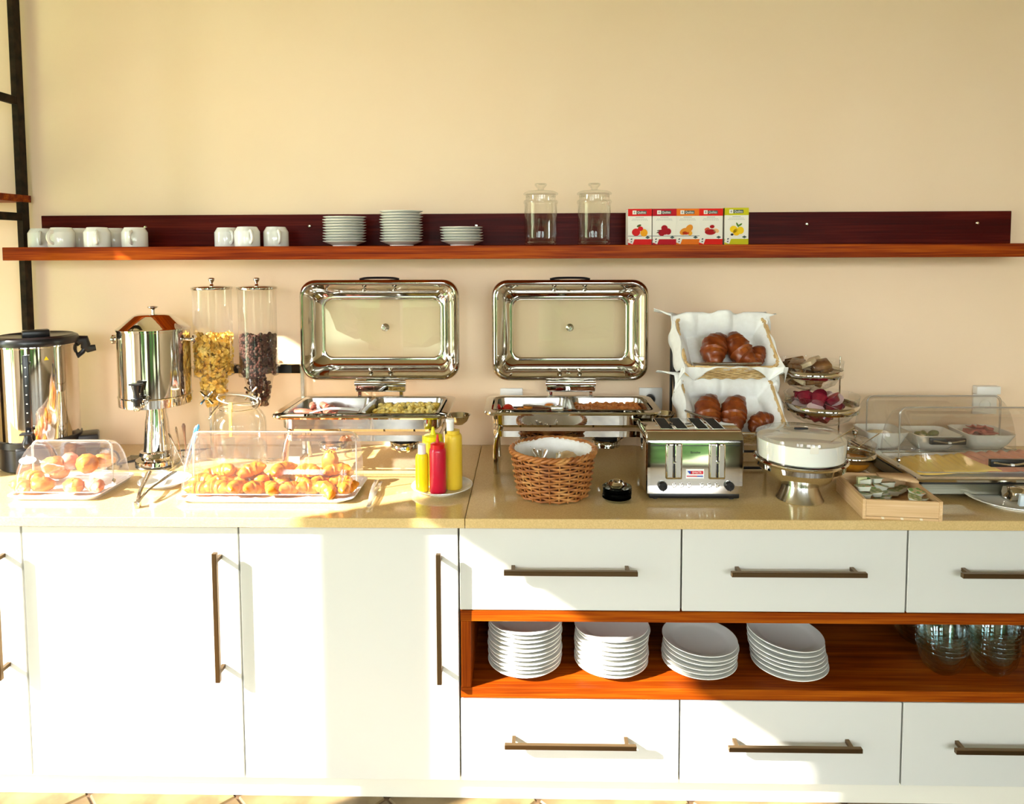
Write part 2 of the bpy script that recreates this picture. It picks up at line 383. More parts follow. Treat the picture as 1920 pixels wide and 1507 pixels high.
# crockery on the shelf
def mug_parts(t):
    h = .068
    g = G().lathe([(.029, h-.003), (.031, h), (.0325, h-.0005), (.0405, h-.014), (.0425, h-.0175), (.0425, .002), (.0418, 0), (.0400, 0), (.0395, .002), (.0395, h-.020), (.031, h-.006), (0, h-.006)], 36)
    part('cup_body', g, CERAMIC, t)
    pts = [(.041+.024*math.sin(a)*1.0, 0, .033+.020*math.cos(a)) for a in [math.pi*i/12 for i in range(13)]]
    part('cup_handle', G().tube(pts, .0052, 10, flat=1.3), CERAMIC, t)
mugs = [(78, -.068, -60, 'white upturned cup at the far left of the shelf, behind its neighbour'),
        (116, -.172, -95, 'large white upturned cup, first in the front row of left shelf cups'),
        (150, -.066, 120, 'white upturned cup half hidden between the two front left shelf cups'),
        (183, -.172, -62, 'white upturned cup, second in the front row of left shelf cups'),
        (213, -.066, 150, 'white upturned cup peeking out behind the second front left cup'),
        (253, -.140, -75, 'white upturned cup standing alone beside the screw of the backboard'),
        (426, -.068, -50, 'white upturned cup, left and rearmost of the three middle shelf cups'),
        (464, -.165, -55, 'white upturned cup, centre of the three middle shelf cups'),
        (518, -.130, -60, 'white upturned cup, right of the three middle shelf cups')]
m0 = None
for px, y, a, lb in mugs:
    p = at(px, 455, y)
    if m0 is None:
        o = m0 = thing('cup', lb, 'cup', (p.x, y, SH), R(a), 'upturned cups on the shelf'); mug_parts(o)
    else: o = copy_tree(m0, (p.x, y, SH), (0, 0, R(a))); o['label'] = lb
def stack(name, mesh, n, x, y, z, pitch, lab, cat, group, jit=.002, tilt=None):
    for k in range(n):
        o = link(name, mesh, None, (x+random.uniform(-jit, jit), y+random.uniform(-jit, jit), z+k*pitch), (0, 0, random.random()*6))
        top = n-1-k
        w = 'topmost' if top == 0 else ('lowest' if k == 0 else ORD[top]+' from the top')
        tag(o, lab % w, cat, group)
        if tilt:
            o.rotation_euler = (R(tilt[0])*k/n, R(tilt[1])*k/n, 0); o.location.x += tilt[2]*k; o.location.z += abs(math.sin(R(tilt[1])*k/n))*.10
saucer = G().lathe([(0, .003), (.036, .003), (.038, 0), (.041, 0), (.042, .003), (.058, .009), (.0745, .0158), (.0752, .0172), (.0742, .0178), (.057, .0118), (.040, .0062), (0, .0058)], 40).mesh('saucer', CERAMIC)
for px, n, lb in ((647, 10, 'white saucer, %s in the left stack on the wall shelf'), (753, 12, 'white saucer, %s in the tall middle stack on the shelf'),
                  (866, 6, 'white saucer, %s in the short right stack on the shelf')):
    p = at(px, 458, -.13); stack('saucer', saucer, n, p.x, -.13, SH, .0094, lb, 'saucer', 'saucers on the wall shelf')
def glass_jar(t):
    part('jar_body', G().lathe([(0, .002), (.050, .002), (.055, .004), (.0565, .009), (.053, .013), (.0555, .018), (.0565, .03), (.0565, .140), (.0595, .146), (.0600, .150), (.0575, .155), (.0520, .158), (.0520, .172)], 44), GLASS, t, solid=.0022)
    l = part('jar_lid', G().lathe([(.0500, .165), (.0525, .172), (.060, .175), (.0605, .179), (.056, .183), (.046, .187), (.020, .190), (.012, .192)], 44), GLASS, t, solid=.002)
    part('lid_knob', G().lathe([(.010, .190), (.011, .196), (.0205, .206), (.0215, .211), (.018, .214), (.012, .210), (0, .2085)], 24), GLASS, l)
for px, lb in ((1014, 'empty clear glass lidded jar, left one of two on the shelf'), (1114, 'empty clear glass lidded jar beside the tea boxes')):
    p = at(px, 455, -.13); t = thing('glass_jar', lb, 'jar', (p.x, -.13, SH), group='glass jars on the shelf'); glass_jar(t)
INK = pbr('grey_print', (.35, .33, .30), .6); DKGREEN = pbr('dark_label', (.02, .045, .025), .4); PAPER = pbr('box_card', (.82, .77, .66), .55, spec=.2)
RED = pbr('print_red', (.66, .012, .010), .35)
def ell(g, cx, cz, rx, rz, y, n=16, rot=0):
    c, q = math.cos(rot), math.sin(rot)
    g.sheet([(cx+rx*math.cos(2*math.pi*i/n)*c-rz*math.sin(2*math.pi*i/n)*q, y, cz+rx*math.cos(2*math.pi*i/n)*q+rz*math.sin(2*math.pi*i/n)*c) for i in range(n)])
tea = [(1199.5, (.66, .012, .010), 'red tea box with apple picture', 'apple'), (1245.5, (.46, .006, .014), 'dark red tea box with raspberry picture', 'berry'),
       (1289, (.78, .17, .008), 'orange tea box with orange fruit picture', 'mango'), (1332.5, (.72, .014, .006), 'red tea box with red cubes picture', 'cubes'),
       (1380.5, (.56, .50, .008), 'lime green tea box with lemon picture', 'lemon')]
for i, (px, c, lb, fr) in enumerate(tea):
    y = -.165; p = at(px, 458, y); w, h, dp = .0405, .1225, .068
    if i == 4: h += .002
    t = thing('tea_box', lb + ' on the wall shelf', 'tea box', (p.x, y, SH), R(random.uniform(-1.5, 1.5)), 'tea boxes on the shelf')
    cm = pbr('tea_colour_%s' % fr, c, .55, spec=.15)
    part('carton', G().rbox(-w, w, 0, dp, 0, h, .0006, 1), PAPER, t)
    yf = -.0004
    part('colour_band', G().box(-w, w, yf, dp, h*.80, h+.0003), cm, t, 0)
    g = G().box(-w, w, yf, 0, .0002, h*.155); part('colour_band', g, cm, t, 0)
    part('bag_print', G().add([(-w, yf-.0003, .008), (-w*.60, yf-.0003, .002), (-w*.42, yf-.0003, .022), (-w*.90, yf-.0003, .026)], [(0, 1, 2, 3)]), PAPER, t, 0)
    g = G(); ell(g, -w*.70, .019, .0035, .0025, yf-.0005, 10, .6); ell(g, -w*.72, .0105, .003, .002, yf-.0005, 10, .6); part('bag_marks', g, BLACK, t, 0)
    part('logo_plate', G().box(-w*.28, w*.55, yf-.0003, yf, h*.855, h*.945), DKGREEN, t, 0)
    part('logo_square', G().box(-w*.62, -w*.30, yf-.0003, yf, h*.85, h*.955), PAPER, t, 0)
    g = G(); ell(g, -w*.46, h*.902, .003, .004, yf-.0005, 10); part('logo_mark', g, INK, t, 0)
    word('Qualitea', .0115, PAPER, 'logo_lettering', t, (w*.135, yf-.0005, h*.898), (R(90), 0, 0), .0001, .72)
    g = G()
    for q, (a, z) in enumerate(((.35, .755), (.62, .715), (.70, .68))):
        for s in range(9): g.box(-w*a+s*w*a*2/9, -w*a+(s+.72)*w*a*2/9, yf, 0, h*z, h*(z+.010 if q else z+.018))
    part('small_print', g, INK, t, 0)
    if i < 3: part('stripe', G().box(-w, w, yf-.0002, yf, h*.238, h*.252), BLACK, t, 0)
    g = G(); g.sheet([(w*.45, yf-.0003, h*.205), (w*.66, yf-.0003, h*.165), (w*.87, yf-.0003, h*.205), (w*.66, yf-.0003, h*.245)]); part('badge', g, DKGREEN, t, 0)
    ye = yf-.0003; zc = h*.40
    P = lambda nm, col, lst: [part(nm, (lambda gg: ([ell(gg, x, zc+z, a, b, ye-.0001*k-.0001, 18, ro) for k, (x, z, a, b, ro) in enumerate(lst)], gg)[1])(G()), pbr('print_'+nm+fr, col, .55, spec=.15), t, 0)]
    if fr == 'apple':
        P('fruit_print', (.62, .01, .01), [(-.013, -.006, .014, .013, 0), (.002, .006, .009, .008, 0)]); P('slice_print', (.85, .36, .01), [(.014, -.008, .0125, .013, 0)]); P('leaf_print', (.10, .10, .02), [(-.003, .016, .008, .004, .4)])
    elif fr == 'berry':
        P('fruit_print', (.36, .004, .012), [(0, .008, .011, .010, 0), (-.009, -.008, .012, .011, 0), (.013, -.004, .010, .011, 0), (.003, -.005, .008, .01, 0)]); P('leaf_print', (.09, .03, .02), [(-.019, .0, .007, .0015, .2), (-.021, -.006, .007, .0018, .5)])
    elif fr == 'mango':
        P('fruit_print', (.74, .26, .02), [(-.012, -.004, .016, .011, .5), (.005, .006, .015, .011, .9)]); P('slice_print', (.66, .02, .008), [(-.006, -.009, .012, .006, 0)]); P('half_print', (.84, .40, .03), [(.008, -.010, .008, .008, 0)])
    elif fr == 'cubes':
        P('fruit_print', (.40, .006, .008), [(-.002, -.006, .019, .010, 0), (.004, .012, .008, .006, .1)]); P('slice_print', (.82, .45, .20), [(.018, -.002, .010, .007, -.3)]); P('rim_print', (.75, .10, .05), [(-.013, .003, .009, .006, .3)])
    else:
        P('fruit_print', (.86, .56, .01), [(-.010, .002, .013, .012, 0), (.013, -.002, .012, .013, 0)]); P('slice_print', (.85, .48, .005), [(0, -.008, .012, .012, 0)]); P('leaf_print', (.10, .22, .03), [(.003, .017, .003, .009, .5), (.012, .017, .008, .003, .6)])
        P('dark_print', (.03, .03, .04), [(-.015, -.016, .005, .004, 0)])

# ------------------------------------------------------------------ plates and bowls in the niche
NZ = .335
plate = G().lathe([(0, .004), (.060, .004), (.064, 0), (.068, 0), (.070, .004), (.080, .007), (.104, .0155), (.1085, .0185), (.1080, .0205), (.1040, .0200), (.082, .0125), (.072, .0092), (0, .0088)], 48).mesh('plate', CERAMIC)
for px, pyf, n, pitch, lb, tl in ((984, 1275, 11, .0125, 'white plate, %s in the leftmost niche stack', None), (1147, 1276, 9, .0132, 'white plate, %s in the second niche stack', None),
                        (1312, 1279, 6, .0122, 'white plate, %s in the third niche stack', (0, 3, 0)), (1478, 1281, 7, .0122, 'white plate, %s in the tilting rightmost niche stack', (1, 7, -.002))):
    y = on(px, pyf, NZ+.008).y+.100; p = at(px, 1240, y)
    stack('plate', plate, n, p.x, y, NZ+.0005, pitch, lb, 'plate', 'plates in the niche', .003, tl)
bowl_g = G().lathe([(0, .001), (.026, .0015), (.040, .012), (.052, .032), (.0565, .052), (.058, .062), (.0595, .063), (.0595, .066), (.057, .0665)], 40, T(s=1.14)).mesh('glass_bowl', GLASS_GREEN)
for px, py, n, lb in ((1764, 1270, 5, 'clear glass bowl, %s in the front left stack of bowls'), (1860, 1272, 6, 'clear glass bowl, %s in the front right stack of bowls'),
                     (1716, 1213, 6, 'clear glass bowl, %s in the dim rear left stack'), (1806, 1213, 6, 'clear glass bowl, %s in the dim rear middle stack'),
                     (1897, 1213, 6, 'clear glass bowl, %s in the dim rear right stack')):
    y = on(px, py, NZ).y+.035; p = at(px, py-10, y); stack('glass_bowl', bowl_g, n, p.x, y, NZ+.0005, .0135, lb, 'bowl', 'glass bowls in the niche', .001)

# ------------------------------------------------------------------ rack at the left edge
p = at(38, 300, -.045); rx = p.x
t = thing('wall_rack', 'dark metal rack with wooden shelf at the left edge of the photo', 'rack', (rx, 0, ZC))
RW = noisy('rack_bronze', [(.008, .005, .003), (.035, .02, .009)], 30, rough=.6, spec=.15)
part('post', G().rbox(-.011, .011, -.062, -.026, 0, 2.05, .001, 1), RW, t)
part('post', G().rbox(-.011, .011, -.402, -.366, 0, 2.05, .001, 1), RW, t)
for z in (at(20, 184, -.1).z-ZC, at(20, 404, -.1).z-ZC-.003): part('rung', G().rbox(-.009, .009, -.366, -.062, z-.014, z+.014, .001, 1), RW, t)
part('rack_shelf', G().rbox(-.46, .018, -.40, -.022, at(40, 379, -.05).z-ZC, at(40, 366, -.05).z-ZC, .001, 1), SHELF_WOOD, t)

# ------------------------------------------------------------------ hot water urn
p = at(72, 730, -.25); ux = p.x; ZT = at(72, 640, -.25).z-ZC; ZB = at(72, 816, -.28).z-ZC
t = thing('hot_water_urn', 'polished steel hot water urn with black lid and gauge', 'urn', (ux, -.25, ZC), R(37))
ru = .121
part('urn_body', G().lathe([(ru-.004, ZB-.02), (ru, ZB), (ru, ZT-.012), (ru+.0015, ZT-.011), (ru+.0015, ZT-.004), (ru-.001, ZT)], 56), STEEL, t)
part('urn_base', G().lathe([(0, 0), (ru-.012, 0), (ru-.004, .006), (ru-.002, ZB-.03), (ru+.004, ZB-.026), (ru+.004, ZB-.004), (ru-.003, ZB)], 56), BLACK, t)
part('power_panel', G().rbox(-.075, .02, -ru-.012, -ru+.06, .008, ZB-.02, .006, 2), BLACK, t)
part('cord_housing', G().rbox(.03, .175, -.05, .03, .006, ZB-.012, .008, 2, T(rz=R(-8))), BLACK, t)
ld = part('urn_lid', G().lathe([(ru+.003, ZT-.006), (ru+.005, ZT), (ru+.005, ZT+.012), (ru+.001, ZT+.019), (ru-.010, ZT+.024), (ru-.016, ZT+.020), (.06, ZT+.017), (0, ZT+.018)], 56), BLACK, t)
part('lid_grip', G().rbox(-.040, .040, -.022, .022, ZT+.012, ZT+.040, .006, 2), BLACK, ld)
for s in (-1, 1):
    pts = [(s*(ru-.004), -.02, ZT-.006), (s*(ru+.018), -.02, ZT-.004), (s*(ru+.022), -.02, ZT-.026), (s*(ru+.030), -.02, ZT-.036), (s*(ru+.052), -.02, ZT-.033)]
    part('urn_handle', G().tube(pts, [.013, .012, .011, .009, .007], 12, flat=1.5).tube([(s*(ru-.006), -.02, ZT-.06), (s*(ru+.012), -.02, ZT-.045), (s*(ru+.020), -.02, ZT-.03)], .008, 8), BLACK, t)
gz0, gz1 = ZB+.03, ZT-.03
a0 = R(-106); M = T(math.cos(a0)*ru, math.sin(a0)*ru, 0, rz=a0+R(90))
gg = part('level_gauge', G().rbox(-.0085, .0085, -.016, .002, gz0, gz1, .002, 2, M).rbox(-.012, .012, -.012, .002, gz1-.03, gz1-.022, .002, 1, M), BLACK, t)
g = G()
for k in range(8): g.box(-.0022, .0022, -.0166, -.0158, gz0+.008+k*(gz1-gz0-.03)/7.6, gz0+.0115+k*(gz1-gz0-.03)/7.6, M)
part('gauge_marks', g, pbr('white_print', (.85, .85, .8), .5), gg, 0)
tp = part('tap', G().lathe([(0, 0), (.012, 0), (.0165, .008), (.0165, .018), (.011, .03), (.009, .045)], 20, M @ T(0, -.026, ZB-.012)).rbox(-.006, .006, -.03, .002, ZB+.006, ZB+.02, .002, 1, M), BLACK, t)
part('tap_lever', G().rbox(-.019, .016, -.044, -.016, ZB+.031, ZB+.038, .003, 2, M), BLACK, tp)
a1 = R(-80); M = T(math.cos(a1)*(ru+.0006), math.sin(a1)*(ru+.0006), 0, rz=a1+R(90))
YEL = pbr('warning_yellow', (.85, .60, .01), .4); zw = ZT-.045
part('warning_sticker', G().sheet([(-.007, 0, zw-.006), (.007, 0, zw-.006), (0, 0, zw+.007)], M), YEL, t, 0)
# power cord
cp = [on(198, 836, ZC+.008)]
pts = [Vector((ux+.16, -.25, ZC+.045)), Vector((ux+.20, -.235, ZC+.05)), Vector((ux+.245, -.23, ZC+.038)), Vector((ux+.265, -.24, ZC+.015)), Vector((ux+.275, -.26, ZC+.005)), Vector((ux+.33, -.20, ZC+.005)), Vector((ux+.42, -.13, ZC+.012)), Vector((ux+.52, -.08, ZC+.004))]
def smooth_path(P, n=6):
    out = []; P = [Vector(p) for p in P]
    for i in range(len(P)-1):
        a, b, c, d = P[max(i-1, 0)], P[i], P[i+1], P[min(i+2, len(P)-1)]
        for k in range(n):
            t = k/n; out.append(.5*((2*b)+(c-a)*t+(2*a-5*b+4*c-d)*t*t+(3*b-a-3*c+d)*t**3))
    return out+[P[-1]]
tag(part('power_cord', G().tube(smooth_path(pts), .0035, 8), BLACK), 'black power cord looping out from the hot water urn', 'cord')

# ------------------------------------------------------------------ juice dispenser
jy = -.25; p = at(291, 700, jy); z = lambda py, y=jy, px=291: at(px, py, y).z-ZC
t = thing('juice_dispenser', 'chrome juice dispenser on a pedestal with black tap', 'dispenser', (p.x, jy, ZC))
rj = .113; zt, zm, zb = z(617), z(738), z(768, jy-.1)
part('tank', G().lathe([(rj, zm), (rj, zt-.003), (rj+.002, zt-.002), (rj+.002, zt+.001), (rj-.002, zt+.001)], 56), STEEL, t)
part('tank_skirt', G().lathe([(0, zb), (rj-.004, zb), (rj+.001, zb+.002), (rj+.002, zm-.002), (rj+.004, zm), (rj, zm+.002)], 56), CHROME, t)
ld = part('dispenser_lid', G().lathe([(rj+.003, zt+.001), (rj+.003, zt+.005), (rj-.004, zt+.009), (.062, zt+.047), (.050, zt+.052), (0, zt+.053)], 56), CHROME, t)
part('lid_knob', G().lathe([(.006, zt+.052), (.005, zt+.064), (.007, zt+.069), (.016, zt+.074), (.0165, zt+.077), (.010, zt+.079), (0, zt+.0795)], 24), CHROME, ld)
for s in (-1, 1):
    M = T(s*(rj-.002), 0, z(636), ry=R(90*s))
    part('side_knob', G().lathe([(.006, 0), (.0055, .018), (.008, .021), (.0155, .024), (.0165, .029), (.011, .033), (0, .034)], 20, M), CHROME, t)
zf = z(853)
part('pedestal', G().lathe([(.030, zb+.002), (.031, zb-.03), (.036, zb-.06), (.044, zf+.024), (.046, zf+.020)], 40), CHROME, t)
part('pedestal_foot', G().lathe([(.040, zf+.022), (.056, zf+.018), (.060, zf+.008), (.052, zf), (.056, zf-.002), (.070, zf-.010), (.072, zf-.022), (.068, zf-.026), (0, zf-.026)], 44), CHROME, t)
hb = zf-.027
part('drip_base', G().rbox(-.145, .080, -.085, .085, .003, hb, .003, 2).rbox(-.135, .070, -.075, .075, 0, .004, .001, 1), SATIN, t)
px_t = at(262, 720, jy-rj).x-p.x; M = T(px_t, -math.sqrt(rj*rj-px_t*px_t), 0)
ztap = z(748, jy-rj)
tp = part('tap', G().lathe([(.010, ztap-.018), (.011, ztap-.004), (.016, ztap-.003), (.0175, ztap+.003), (.0165, ztap+.008), (.009, ztap+.009), (.008, ztap+.022), (.014, ztap+.043), (.015, ztap+.05), (0, ztap+.051)], 20, M @ T(0, -.022, 0)).tube([(0, -.02, ztap+.003), (0, .004, ztap+.003)], .007, 10, M=M), BLACK, t)
part('tap_lever', G().rbox(-.019, .022, -.036, -.012, ztap+.050, ztap+.056, .002, 1, M).tube([(.018, -.024, ztap+.05), (.012, -.024, ztap+.025)], .003, 6, M=M), BLACK, tp)
part('tap_spout', G().lathe([(.0085, ztap-.034), (.0105, ztap-.018)], 18, M @ T(0, -.022, 0)), CHROME, tp, solid=.001)
rg = [(.028+.0085*math.cos(a), -.024, ztap-.006+.0095*math.sin(a)) for a in [2*math.pi*i/16 for i in range(16)]]
part('tap_ring', G().tube(rg, .0016, 6, closed=True, M=M), CHROME, tp)

# ------------------------------------------------------------------ cereal dispenser (two tubes on one stand)
cy = -.155
xa, xb = at(400, 640, cy).x, at(484, 640, cy).x; zt = at(440, 539, cy).z; zr = at(440, 694, cy).z; zn = at(440, 752, cy).z
t = thing('cereal_dispenser', 'twin clear tube cereal dispenser with chrome lids and turning knobs', 'dispenser', ((xa+xb)/2, cy, ZC))
rc = .0645
for s, xc in ((-1, xa), (1, xb)):
    lx = xc-t.location.x; q = ZC
    tb = part('tube', G().lathe([(rc, zr-q), (rc, zt-q-.002)], 44, T(lx, 0, 0)), ACRYL, t, solid=.002)
    part('tube_collar', G().lathe([(rc+.003, zr-q-.016), (rc+.004, zr-q+.012), (rc+.009, zr-q+.014), (rc+.009, zr-q+.017), (rc+.002, zr-q+.018)], 44, T(lx, 0, 0)), ACRYL, tb, solid=.0015)
    part('funnel', G().lathe([(.030, zn-q-.016), (.034, zn-q), (.046, zr-q-.040), (.050, zr-q-.022), (rc+.003, zr-q-.016)], 36, T(lx, 0, 0)), ACRYL, tb, solid=.0015)
    ld = part('tube_lid', G().lathe([(rc+.003, zt-q-.006), (rc+.004, zt-q-.004), (rc+.004, zt-q+.002), (rc-.004, zt-q+.005), (.012, zt-q+.008), (0, zt-q+.008)], 44, T(lx, 0, 0)), CHROME, t)
    part('lid_knob', G().lathe([(.008, zt-q+.007), (.004, zt-q+.013), (.0045, zt-q+.017), (.011, zt-q+.027), (.0115, zt-q+.031), (.007, zt-q+.034), (0, zt-q+.0345)], 20, T(lx, 0, 0)), CHROME, ld)
    kp = at(388 if s < 0 else 471, 745 if s < 0 else 737, cy-.075); g = G().lathe([(0, 0), (.0085, 0), (.0095, -.008), (.006, -.012), (0, -.012)], 18, T(kp.x-t.location.x, -.072, kp.z-q, rx=R(-90)))
    for a in (45, 135, 225, 315):
        c, sn = math.cos(R(a)), math.sin(R(a))
        g.tube([(kp.x-t.location.x+c*.004, -.077, kp.z-q+sn*.004), (kp.x-t.location.x+c*.030, -.077, kp.z-q+sn*.030)], [.0032, .0042], 8)
    g.tube([(kp.x-t.location.x, -.074, kp.z-q), (lx, -.02, zn-q+.01)], .004, 8)
    part('turning_knob', g, CHROME, t)
zb = at(500, 692, cy+.06).z-ZC
part('stand_bar', G().rbox(xa-t.location.x-.02, at(562, 690, cy+.06).x-t.location.x, .066, .085, zb-.017, zb+.017, .002, 1), CHROME, t)
part('stand_bar_cover', G().rbox(xa-t.location.x-.01, at(546, 690, cy+.06).x-t.location.x, .0645, .0665, zb-.015, zb+.015, .001, 1), BLACK, t)
for px in (397, 569):
    lx = at(px, 740, cy+.075).x-t.location.x
    part('stand_leg', G().rbox(lx-.007, lx+.007, .064, .09, .008, zb+.012 if px > 500 else zb-.02, .002, 1), SATIN, t)
part('stand_foot', G().rbox(at(397, 740, cy+.075).x-t.location.x-.02, at(569, 740, cy+.075).x-t.location.x+.02, -.05, .10, 0, .008, .002, 1), SATIN, t)
def pour(zfun, n, rnd):
    """Random points inside one dispenser tube and its funnel."""
    out = []
    while len(out) < n:
        a = rnd.random()*6.283; rel = math.sqrt(rnd.random()); zz = zfun[0]+(zfun[1]-zfun[0])*rnd.random()
        rmax = rc-.007 if zz > zr-.01 else (.041 if zz > zn+.01 else .027)
        out.append((math.cos(a)*rel*rmax, math.sin(a)*rel*rmax, zz))
    return out
rnd = random.Random(3); zfill = at(400, 626, cy).z; g = G()
flk = [(-1, -.5), (-.3, -1), (.6, -.8), (1, 0), (.5, .9), (-.5, .8)]
pts = pour((zn-.012, zfill), 900, rnd)
for i in range(420):                              # outer skin where the flakes show
    a = rnd.random()*6.283; zz = zr-.01+(zfill-zr+.01)*rnd.random(); pts.append((math.cos(a)*(rc-.006), math.sin(a)*(rc-.006), zz))
for x, y, zz in pts:
    s = rnd.uniform(.0065, .0105); M = T(x, y, zz-ZC, rnd.random()*6, rnd.random()*6, rnd.random()*6)
    g.add([(a*s, b*s, .0025*(a*a+b*b)) for a, b in flk]+[(0, 0, 0)], [(i, (i+1) % 6, 6) for i in range(6)], M)
tag(part('corn_flakes', g, noisy('corn_flake', [(.66, .30, .03), (.86, .54, .09), (.92, .70, .22)], 40, rough=.6, spec=.2), loc=(xa, cy, ZC), smooth=0), 'golden corn flakes filling the left dispenser tube', 'cereal', kind='stuff')
g = G(); zfill = at(484, 628, cy).z
pts = pour((zn-.012, zfill), 420, rnd)
for i in range(420):
    a = rnd.random()*6.283; zz = zr-.01+(zfill-zr+.01)*rnd.random(); pts.append((math.cos(a)*(rc-.008), math.sin(a)*(rc-.008), zz))
for x, y, zz in pts: g.blob(.0072, .0072, .0068, 8, 6, T(x, y, zz-ZC, rnd.random()*6, rnd.random()*6, 0))
tag(part('chocolate_balls', g, noisy('chocolate_puff', [(.030, .007, .003), (.075, .020, .010)], 60, rough=.65, bump=.3, spec=.2), loc=(xb, cy, ZC)), 'dark chocolate cereal balls filling the right dispenser tube', 'cereal', kind='stuff')

# ------------------------------------------------------------------ clip-top jar behind the long tray
y = -.30; p = at(449, 790, y); k = 1/ (F_PX/(y-CAM.y)); zz = lambda py: at(449, py, y).z-ZC
t = thing('clip_top_jar', 'big clear clip-top glass jar with orange tag behind the long tray', 'jar', (p.x, y, ZC))
rj = 49*k; rn = 35*k
part('jar_body', G().lathe([(0, .003), (rj*.9, .003), (rj, .012), (rj, zz(795)), (rj*.97, zz(785)), (rj*.86, zz(775)), (rn, zz(768)), (rn, zz(760)), (rn+.004, zz(757)), (rn+.004, zz(753)), (rn, zz(752))], 44), GLASS, t, solid=.003)
M = T(-.004, 0, zz(750), ry=R(11))
l = part('jar_lid', G().lathe([(rn-.008, -.004), (rn+.003, 0), (rn+.005, .004), (rn+.003, .010), (rn*.8, .015), (0, .018)], 44, M), GLASS, t, solid=.003)
part('rubber_ring', G().lathe([(rn+.003, -.001), (rn+.006, .001), (rn+.003, .003), (rn, .001)], 36, M), pbr('pale_rubber', (.80, .74, .62), .5), l)
wire = [(-rn-.006, .01, zz(757)), (-rn-.02, -.02, zz(770)), (-rn-.028, -.03, zz(782)), (-rn-.014, -.034, zz(772)), (-rn+.002, -.03, zz(760)), (-rn+.004, -.02, zz(748))]
part('wire_clasp', G().tube(smooth_path(wire, 5), .0017, 6).tube([(rn*math.cos(a)*1.06, rn*math.sin(a)*1.06, zz(763)) for a in [2*math.pi*i/30 for i in range(30)]], .0014, 6, closed=True)
     .tube(smooth_path([(rn+.004, 0, zz(763)), (rn+.012, 0, zz(755)), (rn+.008, 0, zz(745)), (rn, 0, zz(748))], 5), .0018, 6), CHROME, t)
part('tag', G().rbox(-.0065, .0065, -rn-.009, -rn-.006, zz(760), zz(746), .001, 1).rbox(-.0045, .0045, -rn-.012, -rn-.009, zz(808), zz(758), .0005, 1), pbr('orange_tag', (.86, .55, .10), .5), t)

# ------------------------------------------------------------------ glass mug with cutlery
y = -.335; p = at(349, 880, y); k = (y-CAM.y)/F_PX; rm = 26*k; hm = at(349, 829, y).z-ZC
t = thing('glass_mug', 'clear glass mug holding stirring spoons beside the long tray', 'mug', (p.x, y, ZC))
part('mug_body', G().lathe([(0, .006), (rm-.002, .006), (rm, .002), (rm, .004), (rm, hm)], 36), GLASS, t, solid=.0025)
hp = [(-rm+.001, 0, hm-.012), (-rm-.016, 0, hm-.010), (-rm-.022, 0, hm-.022), (-rm-.022, 0, hm-.055), (-rm-.014, 0, hm-.066), (-rm+.001, 0, hm-.064)]
part('mug_handle', G().tube(smooth_path(hp, 5), .0045, 8), GLASS, t)
BLUE = pbr('blue_plastic', (.05, .22, .40), .35); BROWNH = pbr('brown_handle', (.20, .09, .04), .4)
cut = [((-.012, .004), (-.034, .01, .062), STEEL, 'steel teaspoon leaning left out of the glass mug', 'spoon'), ((.004, -.008), (-.048, -.012, .046), STEEL, 'thin steel stirrer at far left of the glass mug', 'stirrer'),
       ((.0, .012), (-.014, .02, .070), BROWNH, 'brown wooden-handled spoon standing in the glass mug', 'spoon'), ((-.004, -.004), (.034, .012, .064), BLUE, 'blue plastic spoon, leftmost of the blue ones in the glass mug', 'spoon'),
       ((.006, .006), (.043, .006, .070), BLUE, 'blue plastic spoon, rightmost of the blue ones in the glass mug', 'spoon'), ((.010, -.006), (.052, -.006, .058), STEEL, 'steel spoon handle leaning right out of the glass mug', 'spoon')]
for (bx, by), (tx, ty, tz), m, lb, cat in cut:
    a = Vector((p.x+bx, y+by, ZC+.010)); b = Vector((p.x+tx, y+ty, ZC+hm-.012+tz)); c = a+(b-a)*.5
    tag(part(cat, G().tube([a, a+(b-a)*.3, c, a+(b-a)*.82, a+(b-a)*.94, b], [.0022, .0022, .0026, .0044, .0062, .0030], 8, flat=.5 if m == STEEL else 1.0), m), lb, cat, 'cutlery in the glass mug')

# ------------------------------------------------------------------ pastries
def croissant(L, Rm, bend=.9, segs=7, n=10, flat=.85, seed=0):
    """Crescent of wrapped dough: tapering, with a step at every wrap."""
    rnd = random.Random(seed); g = G(); rings = []; m = segs*4
    for i in range(m+1):
        t = i/m; a = (t-.5)*bend*2; rad = L/(2*bend)
        cx, cyy = math.sin(a)*rad, -(1-math.cos(a))*rad
        env = math.sin(math.pi*min(max(t, .012), .988))**.65
        saw = ((abs(t-.5)*2*segs/2) % 1.0); r = Rm*env*(1+.16*(saw-.5))+.0015
        ring = []
        for k in range(n):
            b = 2*math.pi*k/n; d = r*(1+.05*rnd.uniform(-1, 1))
            ring.append((cx+math.cos(b)*d*math.sin(a)*1.0, cyy+math.cos(b)*d*math.cos(a), Rm*flat*.92+math.sin(b)*d*flat))
        rings.append(ring)
    return g.loft(rings, cap0=True, cap1=True)
def bun(rx, ry, rz, seed=0):
    rnd = random.Random(seed); p = [rnd.random()*6 for _ in range(4)]
    return G().blob(rx, ry, rz, 16, 10, T(0, 0, rz*.88), lambda a, t: 1+.08*math.sin(3*a+p[0])*math.sin(2*t+p[1])+.05*math.sin(7*a+p[2]+4*t)+.03*math.sin(11*t+p[3]))

